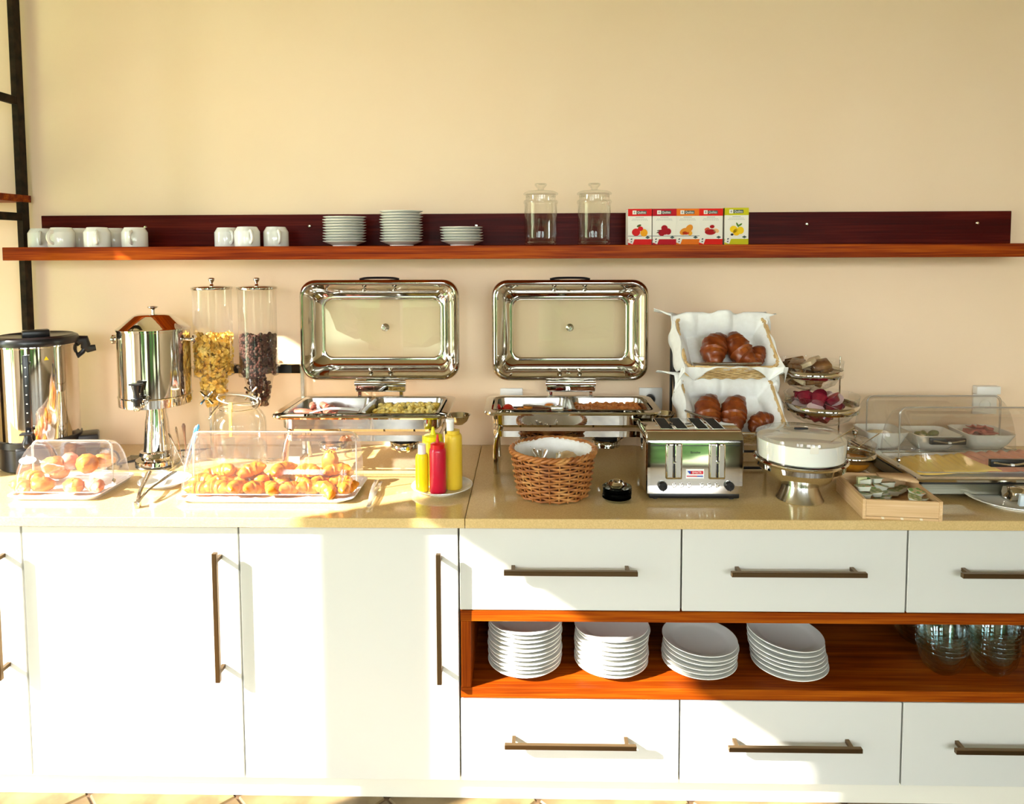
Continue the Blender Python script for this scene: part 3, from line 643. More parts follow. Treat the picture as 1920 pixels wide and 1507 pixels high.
# ------------------------------------------------------------------ roll-top covers
def rolltop(t, w, d, h, z0, mat, rim, c=.022, k2=1.02):
    """Two quarter-round shells on one pivot line; x = length, y = depth, d = half depth."""
    for nm, a0, a1, s in (('cover_shell', 4, 92, 1.0), ('cover_shell', 88, 178, k2)):
        hw = w/2*(1.0 if s == 1.0 else 1.006); path = [(-hw, .02)]
        for i in range(7):
            b = math.pi/2*i/6; path.append((-hw+c*(1-math.cos(b))*1.0, 1-c/h*(1-math.sin(b))))
        path = path+[(-x, q) for x, q in path[::-1]]
        N = 18; g = G(); rings = []
        for j in range(N+1):
            a = R(a0+(a1-a0)*j/N); rings.append([(x, -d*s*q*math.cos(a), z0+h*s*q*math.sin(a)) for x, q in path])
        o = part(nm, g.loft(rings, closed=False), mat, t, 50)
        edge = rings[-1] if s == 1.0 else rings[0]
        part('cover_edge', G().tube(edge, .0016, 6), rim, o)
        if s == 1.0: part('cover_lip', G().tube([rings[0][1+i] for i in range(len(path)-2)], .0018, 6), rim, o)
    for s in (-1, 1): part('pivot', G().lathe([(0, .005), (.007, .004), (.008, 0)], 14, T(s*w/2, 0, z0+.012, ry=R(90*s))), mat if False else CHROME, t)
def tray_mesh(w, d, h, lip=.012, r=.03):
    return G().loft([rr(w*.9, d*.86, r, z=0), rr(w-.01, d-.01, r, z=h-.003), rr(w, d, r, z=h), rr(w-.004, d-.004, r, z=h+.002), rr(w-2*lip, d-2*lip, r*.7, z=h+.001), rr(w-2*lip-.01, d-2*lip-.01, r*.6, z=h-.006)], cap0=True, cap1=True)
WHITE_TRAY = pbr('white_melamine', (.86, .83, .82), .25)
t1x0, t1x1 = on(4, 942, ZC).x, on(181, 942, ZC).x; tw = t1x1-t1x0; tyc = -.503
tr1 = thing('domed_tray', 'small domed pastry tray at the left end of the worktop', 'tray', ((t1x0+t1x1)/2-.004, tyc, ZC), group='clear domed pastry trays')
part('tray', tray_mesh(tw, .232, .014), WHITE_TRAY, tr1)
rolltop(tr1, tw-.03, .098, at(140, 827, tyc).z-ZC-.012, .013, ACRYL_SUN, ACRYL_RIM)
part('oval_sticker', (lambda gg: (ell(gg, 0, 0, .026, .013, 0, 24), gg)[1])(G()), pbr('pale_sticker', (.75, .77, .72), .5), tr1, 0, loc=(-.085, -.078, .112), rot=(R(-50), 0, 0))
t2x0, t2x1 = on(322, 946, ZC).x, on(662, 946, ZC).x; tw2 = t2x1-t2x0; ty2 = -.524
tr2 = thing('domed_tray', 'long domed tray full of golden mini croissants', 'tray', ((t2x0+t2x1)/2, ty2, ZC), group='clear domed pastry trays')
part('tray', tray_mesh(tw2, .220, .014), WHITE_TRAY, tr2)
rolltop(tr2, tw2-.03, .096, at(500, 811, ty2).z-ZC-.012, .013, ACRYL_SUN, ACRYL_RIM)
part('price_card', G().rbox(-.017, .017, -.0006, .0006, 0, .022, .0003, 1), PAPER, tr2, loc=(at(545, 873, ty2+.02).x-tr2.location.x, .055, .070))
objs = []
crs = [croissant(.080+.006*i, .021+.001*(i % 3), .7+.12*i, 5, 10, .9, i).mesh('mini_croissant', PASTRY) for i in range(5)]
rows = [('front', 925, -.585, 9, 372, 650, .0155), ('middle', 905, -.52, 8, 380, 640, .0155), ('back', 895, -.46, 7, 400, 640, .0155), ('upper', 890, -.515, 5, 425, 630, .048)]
for nm, py, y, n, xa_, xb_, z in rows:
    for i in range(n):
        px = xa_+(xb_-xa_)*i/(n-1); p = at(px, py, y)
        o = link('mini_croissant', crs[(i*2+len(nm)) % 5], None, (p.x, y+random.uniform(-.006, .006), ZC+z), (R(random.uniform(-12, 12)), R(random.uniform(-14, 14)), R(random.uniform(-70, 70))))
        tag(o, 'golden mini croissant in the long domed tray, %s row, %s from left' % (nm, ORD[i]), 'croissant', 'mini croissants in the long tray')
t = tag(link('mini_croissant', bun(.026, .024, .040, 5).mesh('mini_croissant', PASTRY), None, (at(620, 880, -.50).x, -.50, ZC+.048)), 'upright pointed golden pastry at the right of the long domed tray', 'pastry')
FRUITY = noisy('glazed_pastry', [(.50, .13, .02), (.66, .26, .06), (.74, .44, .20)], 18, rough=.35, bump=.3, coat=.3)
PINK = noisy('pink_glaze', [(.58, .17, .10), (.68, .30, .20)], 14, rough=.35, coat=.3)
sp = [(40, 925, -.575, .030, 0), (78, 918, -.565, .034, 1), (62, 905, -.50, .032, 1), (100, 880, -.52, .040, 0), (132, 870, -.48, .036, 1), (138, 918, -.575, .034, 0), (165, 880, -.52, .042, 1), (195, 885, -.46, .034, 0), (178, 922, -.57, .030, 1), (112, 905, -.45, .034, 0)]
items = []
for i, (px, py, y, r_, c) in enumerate(sp):
    p = at(px, py, y)
    if i % 2: g = bun(r_, r_*.8, r_*(.62 if p.z < .9 else .7), i)
    else: g = croissant(r_*2.6, r_*.72, .8, 5, 10, .95, i)
    top = py < 895
    items.append(tag(link('pastry', g.mesh('pastry', FRUITY if c == 0 else PINK if i in (4, 8) else PASTRY), None, (p.x, y, ZC+(.058 if top else .0155)), (0, R(random.uniform(-10, 10)), R(random.uniform(-60, 60)))), 'x', 'pastry', 'pastries in the small tray'))
by_left(items, 'glazed pastry in the small domed tray, %s from left')

# plate and tongs between the trays
p = on(291, 911, ZC+.012); pl = tag(link('plate', plate, None, (p.x, -.452, ZC), None), 'small white plate between the two domed trays', 'plate'); pl.scale = (.72, .72, .72)
tg = thing('serving_tongs', 'open steel serving tongs lying across the plate between the trays', 'tongs')
a = on(257, 944, ZC+.012); b1 = at(280, 884, -.46); b2 = at(328, 884, -.44)
for k, b in ((0, b1), (1, b2)):
    pts = smooth_path([a, a+(b-a)*.25+Vector((0, 0, .012)), a+(b-a)*.6+Vector((0, 0, .008)), b], 5)
    part('tong_arm', G().tube(pts, [.0045+.004*i/len(pts) for i in range(len(pts))], 8, flat=.35), SATIN, tg)
part('tong_hinge', G().rbox(-.010, .010, -.007, .007, -.011, .006, .003, 2), SATIN, tg, loc=a)
tg = thing('plastic_tongs', 'clear plastic tongs lying right of the long domed tray', 'tongs')
a = on(690, 950, ZC+.006); 
for k, (px, py) in enumerate(((714, 903), (706, 900))):
    b = on(px, py, ZC+.010); part('tong_arm', G().tube(smooth_path([a+Vector((.004*k, 0, .004*k)), a+(b-a)*.5+Vector((0, 0, .010*k)), b], 5), .006, 8, flat=.3), ACRYL_RIM, tg)

# ------------------------------------------------------------------ chafing dishes
PANSTEEL = pbr('pan_steel', (.40, .385, .35), .22, 1.0)
def chafer(label, xl, xr, yf, yb, zr_, hinge_px, lid_px, food):
    w = xr-xl; xc = (xl+xr)/2; d = yb-yf; yc = (yf+yb)/2
    t = thing('chafing_dish', label, 'chafing dish', (xc, yc, ZC), group='chafing dishes'); z = zr_-ZC
    part('rim_frame', G().loft([rr(w-.05, d-.05, .03, z=z-.016), rr(w-.004, d-.004, .04, z=z-.010), rr(w, d, .042, z=z-.005), rr(w-.004, d-.004, .04, z=z), rr(w-.05, d-.05, .03, z=z+.001), rr(w-.056, d-.056, .03, z=z-.006)]), CHROME, t)
    part('water_pan', G().loft([rr(w-.050, d-.046, .05, z=z-.012), rr(w-.052, d-.048, .05, z=z-.046), rr(w-.075, d-.07, .04, z=z-.056), rr(w*.3, d*.3, .03, z=z-.057)], cap1=True), CHROME, t)
    fr = part('stand_frame', G().loft([rr(w-.055, d-.05, .045, z=z-.085), rr(w-.055, d-.05, .045, z=z-.066), rr(w-.061, d-.056, .042, z=z-.066), rr(w-.061, d-.056, .042, z=z-.085), rr(w-.055, d-.05, .045, z=z-.085)]), CHROME, t)
    for sx in (-1, 1):
        for sy in (-1, 1):
            x0, y0 = sx*(w/2-.050), sy*(d/2-.042); pts = [(x0-sx*.006, y0, z-.05), (x0, y0, z-.075), (x0+sx*.008, y0+sy*.003, z-.10), (x0+sx*.012, y0+sy*.005, z-.15), (x0+sx*.010, y0+sy*.005, .003)]
            part('leg', G().tube(smooth_path(pts, 4), .0125, 12, flat=.8), CHROME, t)
    for px in (-.12, .12):
        bz = z-.13
        bh = part('burner_holder', G().lathe([(0, bz-.018), (.040, bz-.018), (.046, bz-.012), (.048, bz+.012)], 28, T(px, 0, 0)).tube([(px+s*.049, 0, bz+.010) for s in (-1,)]+[(px-.049, -d/2+.03, z-.082)], .003, 6).tube([(px+.049, 0, bz+.010), (px+.049, -d/2+.03, z-.082)], .003, 6), CHROME, t, solid=.0015)
        part('fuel_can', G().lathe([(0, bz-.016), (.037, bz-.016), (.038, bz+.016), (.030, bz+.019), (0, bz+.019)], 28, T(px, 0, 0)), BLACK_METAL, bh)
    pw, pd = (w-.062)/2, d-.060
    for s in (-1, 1):
        part('food_pan', G().loft([rr(pw, pd, .022, z=z+.001, cx=s*pw/2), rr(pw-.004, pd-.004, .022, z=z+.003, cx=s*pw/2), rr(pw-.020, pd-.020, .03, z=z-.001, cx=s*pw/2), rr(pw-.026, pd-.026, .03, z=z-.020, cx=s*pw/2), rr(pw-.034, pd-.036, .03, z=z-.046, cx=s*pw/2)], cap1=True), PANSTEEL, t)
    # lid, standing open
    (lx0, ly0, lx1, ly1) = lid_px; yl = yb-.012
    A, B = at(lx0, ly1, yl), at(lx1, ly0, yl); lw, lh = B.x-A.x, B.z-A.z; cx, cz = (A.x+B.x)/2-xc, (A.z+B.z)/2-ZC; y0 = yl-yc
    prof = [(0, 0, .055, .006), (-.004, -.004, .055, -.004), (-.018, -.018, .052, -.008), (-.022, -.022, .050, -.002), (-.034, -.034, .046, -.006), (-.040, -.040, .046, .002), (-.075, -.075, .044, .045), (-.118, -.118, .036, .060), (-.128, -.128, .034, .062), (-.132, -.132, .032, .057), (-.146, -.146, .030, .057)]
    M = T(0, 0, 0)
    lid = part('lid', G().loft([rr(lw+a, lh+b, r_, 8, z=y0+o, cx=cx, cy=cz, plane='xz') for a, b, r_, o in prof]), STEEL, t, 60, solid=.0015)
    part('lid_window', G().loft([rr(lw-.144, lh-.144, .030, 8, z=y0+o, cx=cx, cy=cz, plane='xz') for o in (.0585, .0595)], cap0=True, cap1=True), GLASS_PANE, lid)
    part('lid_knob', G().lathe([(0, -.006), (.0045, -.006), (.009, -.002), (.0095, 0)], 18, T(cx+.004, y0+.058, cz, rx=R(-90))).lathe([(.004, 0), (.004, .02), (.014, .026), (.014, .034), (0, .036)], 18, T(cx+.004, y0+.060, cz, rx=R(-90))), SATIN, lid)
    for sx, sz in ((-.055, 1), (.052, 1), (-.036, -1), (.034, -1)):
        zz_ = cz+sz*(lh/2-.034); part('rivet', G().lathe([(0, -.007), (.004, -.006), (.007, -.002), (.0085, 0)], 14, T(cx+sx, y0+.012, zz_, rx=R(-90+sz*-35))), CHROME, lid)
    part('lid_handle', G().tube(smooth_path([(cx-.07, y0+.012, cz+lh/2+.001), (cx-.04, y0+.012, cz+lh/2+.006), (cx+.04, y0+.012, cz+lh/2+.006), (cx+.07, y0+.012, cz+lh/2+.001)], 5), .004, 8), BLACK, lid)
    (hx0, hy0, hx1, hy1) = hinge_px; A, B = at(hx0, hy1, yl), at(hx1, hy0, yl)
    part('hinge', G().rbox(A.x-xc, B.x-xc, y0-.012, y0+.018, A.z-ZC+.010, B.z-ZC, .006, 3).tube([(A.x-xc-.001, y0-.006, B.z-ZC-.010), (B.x-xc+.001, y0-.006, B.z-ZC-.010)], .009, 12)
         .rbox(A.x-xc+.01, A.x-xc+.022, y0-.008, y0+.01, z-.004, A.z-ZC+.012, .001, 1).rbox(B.x-xc-.022, B.x-xc-.01, y0-.008, y0+.01, z-.004, A.z-ZC+.012, .001, 1)
         .rbox(cx-.05, cx+.05, y0-.002, y0+.01, B.z-ZC-.004, cz-lh/2+.008, .002, 1), CHROME, t)
    # spoon bowl on the right side
    sb = part('spoon_bowl', G().lathe([(0, -.030), (.016, -.028), (.030, -.016), (.038, .002), (.0405, .003)], 30, T(w/2+.022, -.01, z-.032)), CHROME, t, solid=.0012)
    part('bowl_bracket', G().tube([(w/2-.03, -.01, z-.014), (w/2-.005, -.01, z-.030)], .004, 8), CHROME, sb)
    return t, xc, yc, pw, z+ZC
ZR = 1.036
ch1, x1c, y1c, pw1, zr1 = chafer('chafing dish with scrambled eggs and sausages behind the long domed tray', on(502, 781, ZR).x, on(857, 741, ZR).x, -.440, -.120, ZR, (667, 713, 761, 739), (565, 524, 860, 712), None)
ch2, x2c, y2c, pw2, zr2 = chafer('chafing dish with tomatoes and beans behind the wicker basket', on(905, 774, ZR).x, on(1243, 772, ZR).x, -.385, -.115, ZR, (1024, 713, 1116, 739), (923, 524, 1217, 713), None)
SAUS = noisy('fried_sausage', [(.22, .045, .025), (.40, .11, .07), (.52, .22, .15)], 30, rough=.35, coat=.2)
items = []
rnd = random.Random(11)
for i in range(11):
    x = x1c-pw1/2+rnd.uniform(-.075, .085); y = y1c+rnd.uniform(-.085, .03); pts = [(-.030, 0, 0), (-.012, .004, .004), (.012, .004, .004), (.030, 0, 0)]
    items.append(tag(link('sausage', G().tube(smooth_path(pts, 4), [.004]+[.0105]*11+[.004], 10).mesh('sausage', SAUS), None, (x, y, zr1-.024+rnd.uniform(0, .014)), (0, R(rnd.uniform(-8, 8)), rnd.random()*3)), 'x', 'sausage', 'sausages in the left chafing pan'))
by_left(items, 'browned sausage slice in the left pan of the egg chafing dish, %s from left')
g = G()
for i in range(420):
    x = (rnd.random()-.5)*(pw1-.05); y = (rnd.random()-.5)*.21; h = .012+.014*math.exp(-((y+.0)/.09)**2)*(1-.3*abs(x)/.1)
    g.blob(rnd.uniform(.006, .012), rnd.uniform(.006, .011), rnd.uniform(.005, .008), 7, 5, T(x, y, rnd.uniform(.0, h), rnd.random(), rnd.random(), rnd.random()*6))
tag(part('scrambled_eggs', g, noisy('egg_curd', [(.80, .52, .06), (.88, .68, .18), (.90, .78, .36)], 30, rough=.45, bump=.3), loc=(x1c+pw1/2, y1c, zr1-.031)), 'yellow scrambled eggs heaped in the right pan', 'scrambled eggs', kind='stuff')
tg = thing('serving_tongs', 'silver serving tongs lying among the sausages in the chafing pan', 'tongs', group=None)
a = Vector((x1c-pw1/2-.045, y1c-.09, zr1-.006)); b = Vector((x1c-.012, y1c-.09, zr1+.004))
for k in (0, 1): part('tong_arm', G().tube(smooth_path([a, a+(b-a)*.4+Vector((0, .012*k, .010)), b+Vector((0, .02*k, 0))], 5), .0055, 8, flat=.4), pbr('white_plastic', (.85, .84, .82), .3), tg)
TOM = noisy('tomato_skin', [(.36, .008, .004), (.56, .022, .008)], 12, rough=.18, coat=.5); CAR = noisy('cooked_carrot', [(.70, .18, .01), (.80, .30, .03)], 20, rough=.35)
items = []; it2 = []
for px, py, y, r_, m in ((952, 766, y2c+.0, .021, 0), (1046, 765, y2c-.02, .022, 0), (976, 770, y2c-.02, .017, 1), (990, 766, y2c+.03, .016, 1), (1008, 772, y2c-.05, .016, 1), (930, 768, y2c+.02, .018, 0), (1030, 770, y2c+.05, .017, 1), (965, 772, y2c-.06, .018, 0)):
    p = at(px, py, y); o = link('tomato' if m == 0 else 'carrot_piece', G().blob(r_, r_, r_*(.88 if m == 0 else .6), 16, 10).mesh('tomato' if m == 0 else 'carrot_piece', TOM if m == 0 else CAR), None, (p.x, y, zr2-.020), (0, 0, rnd.random()))
    tag(o, 'x', 'tomato' if m == 0 else 'carrot', 'vegetables in the left pan'); (items if m == 0 else it2).append(o)
by_left(items, 'roasted red tomato in the left pan of the rear chafing dish, %s from left'); by_left(it2, 'orange cooked carrot piece in the left chafing pan, %s from left')
tag(part('tomato_sauce', G().loft([rr(pw2-.034, .19, .03, z=0), rr(pw2-.034, .19, .03, z=.006)], cap0=True, cap1=True), noisy('red_sauce', [(.10, .008, .004), (.22, .03, .008)], 20, rough=.2, bump=.3), loc=(x2c-pw2/2, y2c, zr2-.036)), 'dark red vegetable sauce in the left pan', 'sauce', kind='stuff')
g = G()
for i in range(520):
    x = (rnd.random()-.5)*(pw2-.045); y = (rnd.random()-.5)*.185; g.blob(.008, .0052, .0045, 8, 5, T(x, y, rnd.uniform(.010, .018), 0, 0, rnd.random()*6))
g.loft([rr(pw2-.034, .20, .03, z=0), rr(pw2-.030, .204, .03, z=.013)], cap0=True, cap1=True)
tag(part('baked_beans', g, noisy('bean_sauce', [(.42, .10, .015), (.62, .24, .06)], 40, rough=.25), loc=(x2c+pw2/2, y2c, zr2-.034)), 'orange baked beans in sauce in the right pan', 'baked beans', kind='stuff')
tg = thing('serving_ladle', 'steel ladle resting on the rim over the tomatoes', 'ladle')
a = at(985, 762, y2c+.02); b = at(1043, 772, y2c-.125)
part('ladle_handle', G().tube(smooth_path([a+Vector((0, 0, .004)), a+(b-a)*.5+Vector((0, 0, .010)), b+Vector((0, 0, .012))], 5), .009, 10, flat=.35), BRUSHED, tg)
part('ladle_grip', G().rbox(-.018, .022, -.014, .014, -.006, .008, .003, 2), SATIN, tg, loc=b+Vector((0, -.006, .012)))

# ------------------------------------------------------------------ sauce bottles on a plate
bx, by = on(828, 913, ZC+.012).x, -.500
pl = tag(link('plate', plate, None, (bx, by, ZC)), 'white plate under the sauce bottles', 'plate'); pl.scale = (.86, .86, .86)
MUST = pbr('mustard_plastic', (.80, .54, .035), .35, sub=.1); KETCH = pbr('ketchup_plastic', (.58, .006, .035), .3, coat=.2); YELB = pbr('lemon_yellow', (.88, .78, .005), .35); WPL = pbr('white_cap', (.88, .87, .84), .3)
zpl = ZC+.0088*.86+.0006
def bottle(label, px, y, wpx, py_sh, py_top, mat, capmat, kind):
    k = (y-CAM.y)/F_PX; p = at(px, py_sh, y); r = wpx/2*k; h = p.z-zpl; hc = at(px, py_top, y).z-zpl
    t = thing('sauce_bottle', label, 'bottle', (p.x, y, zpl), group='sauce bottles on the plate')
    part('bottle_body', G().lathe([(0, 0), (r*.92, 0), (r, .004), (r, h-.012), (r*.94, h-.005), (r*.80, h), (0, h)], 36), mat, t)
    if kind == 'cone':
        part('bottle_cap', G().lathe([(r*.86, h-.003), (r*.86, h+.010), (r*.74, h+.012), (r*.24, h+.014), (r*.10, hc), (0, hc)], 28), capmat, t)
    elif kind == 'flip':
        part('bottle_cap', G().lathe([(r*.74, h-.002), (r*.74, h+.010), (0, h+.010)], 28), mat, t)
        part('nozzle', G().lathe([(r*.42, h+.009), (r*.42, hc-.012), (r*.5, hc-.010), (r*.5, hc-.001), (r*.4, hc), (0, hc)], 24, T(-r*.35, -r*.1, 0)), capmat, t)
    else:
        part('bottle_cap', G().lathe([(r*.62, h-.002), (r*.60, hc-.002), (r*.5, hc), (0, hc)], 28), capmat, t)
bottle('bright yellow sauce bottle with white cap, leftmost on the plate', 791, by-.035, 25, 850, 832, YELB, WPL, 'plain')
bottle('large lemon yellow squeeze bottle behind the red one', 812, by+.040, 42, 822, 800, YELB, YELB, 'cone')
bottle('magenta red ketchup squeeze bottle in front of the others', 820.5, by-.045, 32, 838, 814, KETCH, pbr('ketchup_cap', (.62, .006, .008), .3), 'cone')
bottle('tall mustard yellow squeeze bottle with white nozzle, rightmost', 850, by-.008, 33, 812, 784, MUST, WPL, 'flip')

# ------------------------------------------------------------------ round wicker basket with cutlery
y = -.525; k = (y-CAM.y)/F_PX; xw = at(1037, 900, y).x; rtop, rbot = 77*k, 64*k; hb = at(1037, 838, y).z-ZC-.004
t = thing('wicker_basket', 'round brown wicker basket with cloth lining in front of chafing dish', 'basket', (xw, y, ZC))
NS = 24; rows = 15
def rad(z): return rbot+(rtop-rbot)*(z/hb)**.8
for i in range(rows):
    z = .007+(hb-.018)*i/(rows-1); n = NS*4; ph = math.pi*(i % 2)
    pts = [((rad(z)+.0056*math.sin(NS*a/2+ph))*math.cos(a), (rad(z)+.0056*math.sin(NS*a/2+ph))*math.sin(a), z+.0008*math.sin(3*a+i)) for a in [2*math.pi*q/n for q in range(n)]]
    part('weaver', G().tube(pts, .0034, 6, closed=True), WICKER, t, 60)
stake = None
for i in range(NS):
    a = 2*math.pi*(i+.5)/NS; q = G().tube([(rad(z)*math.cos(a), rad(z)*math.sin(a), z) for z in (.002, hb*.3, hb*.65, hb-.004)], .0026, 6); part('stake', q, WICKER, t)
for ph in range(3):
    n = 150; pts = []
    for q in range(n):
        a = 2*math.pi*q/n; b = 13*a+ph*2.094; rr_ = rtop+.003+.0052*math.cos(b); pts.append((rr_*math.cos(a), rr_*math.sin(a), hb-.002+.0052*math.sin(b)))
    part('rim_braid', G().tube(pts, .0046, 6, closed=True), WICKER, t, 60)
part('basket_floor', G().lathe([(0, .003), (rbot-.002, .003), (rbot, .006), (0, .006)], 40), WICKER, t)
ln = G(); n = 60
ln.loft([[(rl*(1+.012*math.sin(9*a+zz*60))*math.cos(a), rl*(1+.012*math.sin(9*a+zz*60))*math.sin(a), zz+.002*math.sin(5*a)) for a in [2*math.pi*q/n for q in range(n)]] for rl, zz in ((rtop-.004, hb+.001), (rtop-.010, hb-.004), (rad(hb*.75)-.010, hb*.75), (rad(hb*.55)-.014, hb*.55))], cap1=True)
part('cloth_lining', ln, LINEN, t)
part('gap_shade_liner', G().lathe([(rad(hb*.92)-.0068, hb*.92), (rad(hb*.5)-.0068, hb*.5), (rbot-.0068, .007)], 48), pbr('wicker_shadow_side', (.07, .02, .006), .8), t)  # dark liner added to paint the shade seen between the weavers
STRIPE = pbr('steel_cutlery', (.75, .73, .70), .2, 1.0); items = []
for i in range(9):
    a = random.uniform(-.5, .5)+math.pi*.5; bx_, by_ = random.uniform(-.045, .05), random.uniform(-.05, .02)
    A = Vector((xw+bx_, y+by_, ZC+hb*.56)); B = A+Vector((random.uniform(-.05, .03), random.uniform(.0, .03), hb*random.uniform(.22, .42)))
    w_ = WPL if i in (2, 5) else STRIPE
    items.append(tag(part('cutlery_piece', G().tube([B*0, (B-A)*.4, (B-A)*.85, (B-A)*.97, (B-A)], [.0022, .0028, .0075, .0075, .004], 8, flat=.45), w_, loc=A), 'x', 'cutlery', 'cutlery in the wicker basket'))
by_left(items, 'cutlery handle standing in the round wicker basket, %s from left')
tag(part('bread_roll', bun(.030, .026, .020, 9), noisy('pale_bread', [(.62, .42, .20), (.75, .58, .34)], 20, rough=.6), loc=(xw+.045, y+.03, ZC+hb-.055)), 'pale brown roll half hidden in the round wicker basket', 'roll')

# stack of small dark steel dishes with a little bowl on top
y = -.585; xd = at(1157, 935, y).x; DKST = pbr('dark_steel', (.33, .37, .36), .12, 1.0)
dish = G().lathe([(0, .001), (.030, .001), (.036, .003), (.0415, .010), (.0422, .0108), (.0405, .0105), (.034, .0048), (0, .0035)], 40).mesh('steel_dish', DKST)
stack('steel_dish', dish, 7, xd, y, ZC, .0052, 'dark steel dish, %s of the little stack before the toaster', 'dish', 'small steel dishes', .0012)
tag(part('steel_bowl', G().lathe([(0, .001), (.017, .001), (.0235, .008), (.0245, .016), (.021, .0225), (.019, .0235), (.0175, .022), (.020, .016), (.016, .005), (0, .004)], 36), STEEL, loc=(xd-.003, y-.004, ZC+7*.0052-.0015)), 'tiny polished steel bowl sitting on the dark dishes', 'bowl')

# ------------------------------------------------------------------ toaster
yf = -.587; A = at(1211, 938, yf); B = at(1394, 938, yf); w = B.x-A.x; h = at(1300, 816, yf).z-ZC
t = thing('toaster', 'four-slot polished steel toaster with black knobs', 'toaster', ((A.x+B.x)/2, yf, ZC)); hw = w/2; dp = .195; hz = h+.010
part('base', G().rbox(-hw+.010, hw-.010, .004, dp-.006, .004, .024, .004, 2), BLACK, t)
for sx in (-1, 1):
    for sy in (.02, dp-.03): part('foot', G().lathe([(0, 0), (.008, 0), (.008, .006)], 12, T(sx*(hw-.03), sy, 0)), BLACK, t)
def prof(x):      # rounded shoulders across the depth
    return [(x, 0, .020), (x, 0, hz-.034), (x, .004, hz-.018), (x, .014, hz-.006), (x, .028, hz), (x, dp-.03, hz), (x, dp-.012, hz-.008), (x, dp, hz-.028), (x, dp, .020)]
part('shell', G().loft([prof(-hw+.012), prof(hw-.012)], closed=False), STEEL, t, 50)
for s in (-1, 1):
    pr_ = prof(0); cen = (dp/2, .09)
    r1 = [(s*(hw-.012), q[1], q[2]) for q in pr_]; r2 = [(s*(hw-.004), q[1], q[2]) for q in pr_]
    r3 = [(s*hw, cen[0]+(q[1]-cen[0])*.95, cen[1]+(q[2]-cen[1])*.95) for q in pr_]
    g = G().loft([r1, r2, r3], closed=False); g.sheet(r3); part('end_cap', g, CHROME, t, 50)
part('seam', G().box(-hw+.012, hw-.012, -.0008, .001, h-.031, h-.029), BLACK, t, 0)
BLK = pbr('slot_black', (.006, .006, .006), .7)
for sx in (-.075, -.030, .030, .075):
    part('bread_slot', G().box(sx*w/.28-.0155, sx*w/.28+.0155, .034, dp-.032, hz-.001, hz+.0012), BLK, t, 0)
    part('slot_frame', G().loft([rr(.037, dp-.06, .002, 1, z=hz-.001, cx=sx*w/.28, cy=dp/2), rr(.037, dp-.06, .002, 1, z=hz+.0016, cx=sx*w/.28, cy=dp/2), rr(.032, dp-.066, .002, 1, z=hz+.0016, cx=sx*w/.28, cy=dp/2), rr(.032, dp-.066, .002, 1, z=hz+.0005, cx=sx*w/.28, cy=dp/2)]), CHROME, t)
for px in (1263.5, 1344.5):
    lx = at(px, 865, yf).x-t.location.x; z0, z1 = at(px, 898, yf).z-ZC, at(px, 831, yf).z-ZC
    lp = part('lever_plate', G().rbox(lx-.024, lx+.024, -.006, .002, z0, z1, .004, 2), CHROME, t)
    part('lever_panel', G().rbox(lx-.0195, lx-.004, -.0072, -.004, z0+.006, z1-.004, .001, 1).rbox(lx+.004, lx+.0195, -.0072, -.004, z0+.006, z1-.004, .001, 1), SATIN, lp)
    part('lever_slot', G().box(lx-.0025, lx+.0025, -.0066, -.0058, z0+.006, z1+.002), BLK, lp, 0)
    part('lever', G().rbox(lx-.0035, lx+.0035, -.014, -.006, (z0+z1)/2-.004, (z0+z1)/2+.002, .0015, 1), CHROME, lp)
for px in (1242, 1367):
    q = at(px, 910, yf); part('knob', G().lathe([(.0135, 0), (.0132, -.010), (.0115, -.013), (0, -.0135)], 26, T(q.x-t.location.x, 0, q.z-ZC, rx=R(-90))).rbox(q.x-t.location.x-.002, q.x-t.location.x+.002, -.016, -.012, q.z-ZC-.012, q.z-ZC+.004, .0005, 1), BLACK, t)
for px in (1264, 1278, 1292, 1316, 1330, 1344):
    q = at(px, 910, yf); part('push_button', G().lathe([(.0062, 0), (.0062, -.003), (.005, -.004), (.0046, -.002), (.003, -.002), (.002, -.004), (0, -.004)], 18, T(q.x-t.location.x, 0, q.z-ZC, rx=R(-90))), CHROME, t)
q = at(1304, 848, yf); word('Bartscher', .0095, BLACK, 'maker_lettering', t, (q.x-t.location.x, -.0008, q.z-ZC), (R(90), 0, 0), .0002, .8)
q = at(1303, 888, yf); sx_, sz_ = q.x-t.location.x, q.z-ZC
st = part('sticker', G().box(-.026, .026, -.0006, .0004, -.014, .014), pbr('white_sticker', (.86, .86, .86), .4), t, 0, loc=(sx_, 0, sz_))
RS = pbr('sticker_red', (.62, .010, .025), .4); BS = pbr('sticker_blue', (.01, .05, .42), .4)
part('sticker_red_field', G().box(-.013, .0235, -.0010, -.0005, -.001, .0085), RS, st, 0)
part('sticker_flag', G().add([(-.0235, -.0010, .0085), (-.012, -.0010, .0085), (-.012, -.0010, -.001), (-.0185, -.0010, .001), (-.0165, -.0010, .003), (-.0215, -.0010, .0045), (-.0195, -.0010, .006)], [tuple(range(7))]), BS, st, 0)
part('sticker_line', G().box(-.024, .006, -.0010, -.0005, -.0085, -.0055), RS, st, 0); part('sticker_line', G().box(.006, .0235, -.0010, -.0005, -.0085, -.0055), BS, st, 0)
word('EMATR', .0085, WPL, 'sticker_lettering', st, (.0055, -.0011, .0035), (R(90), 0, 0), .0001, 1.0)

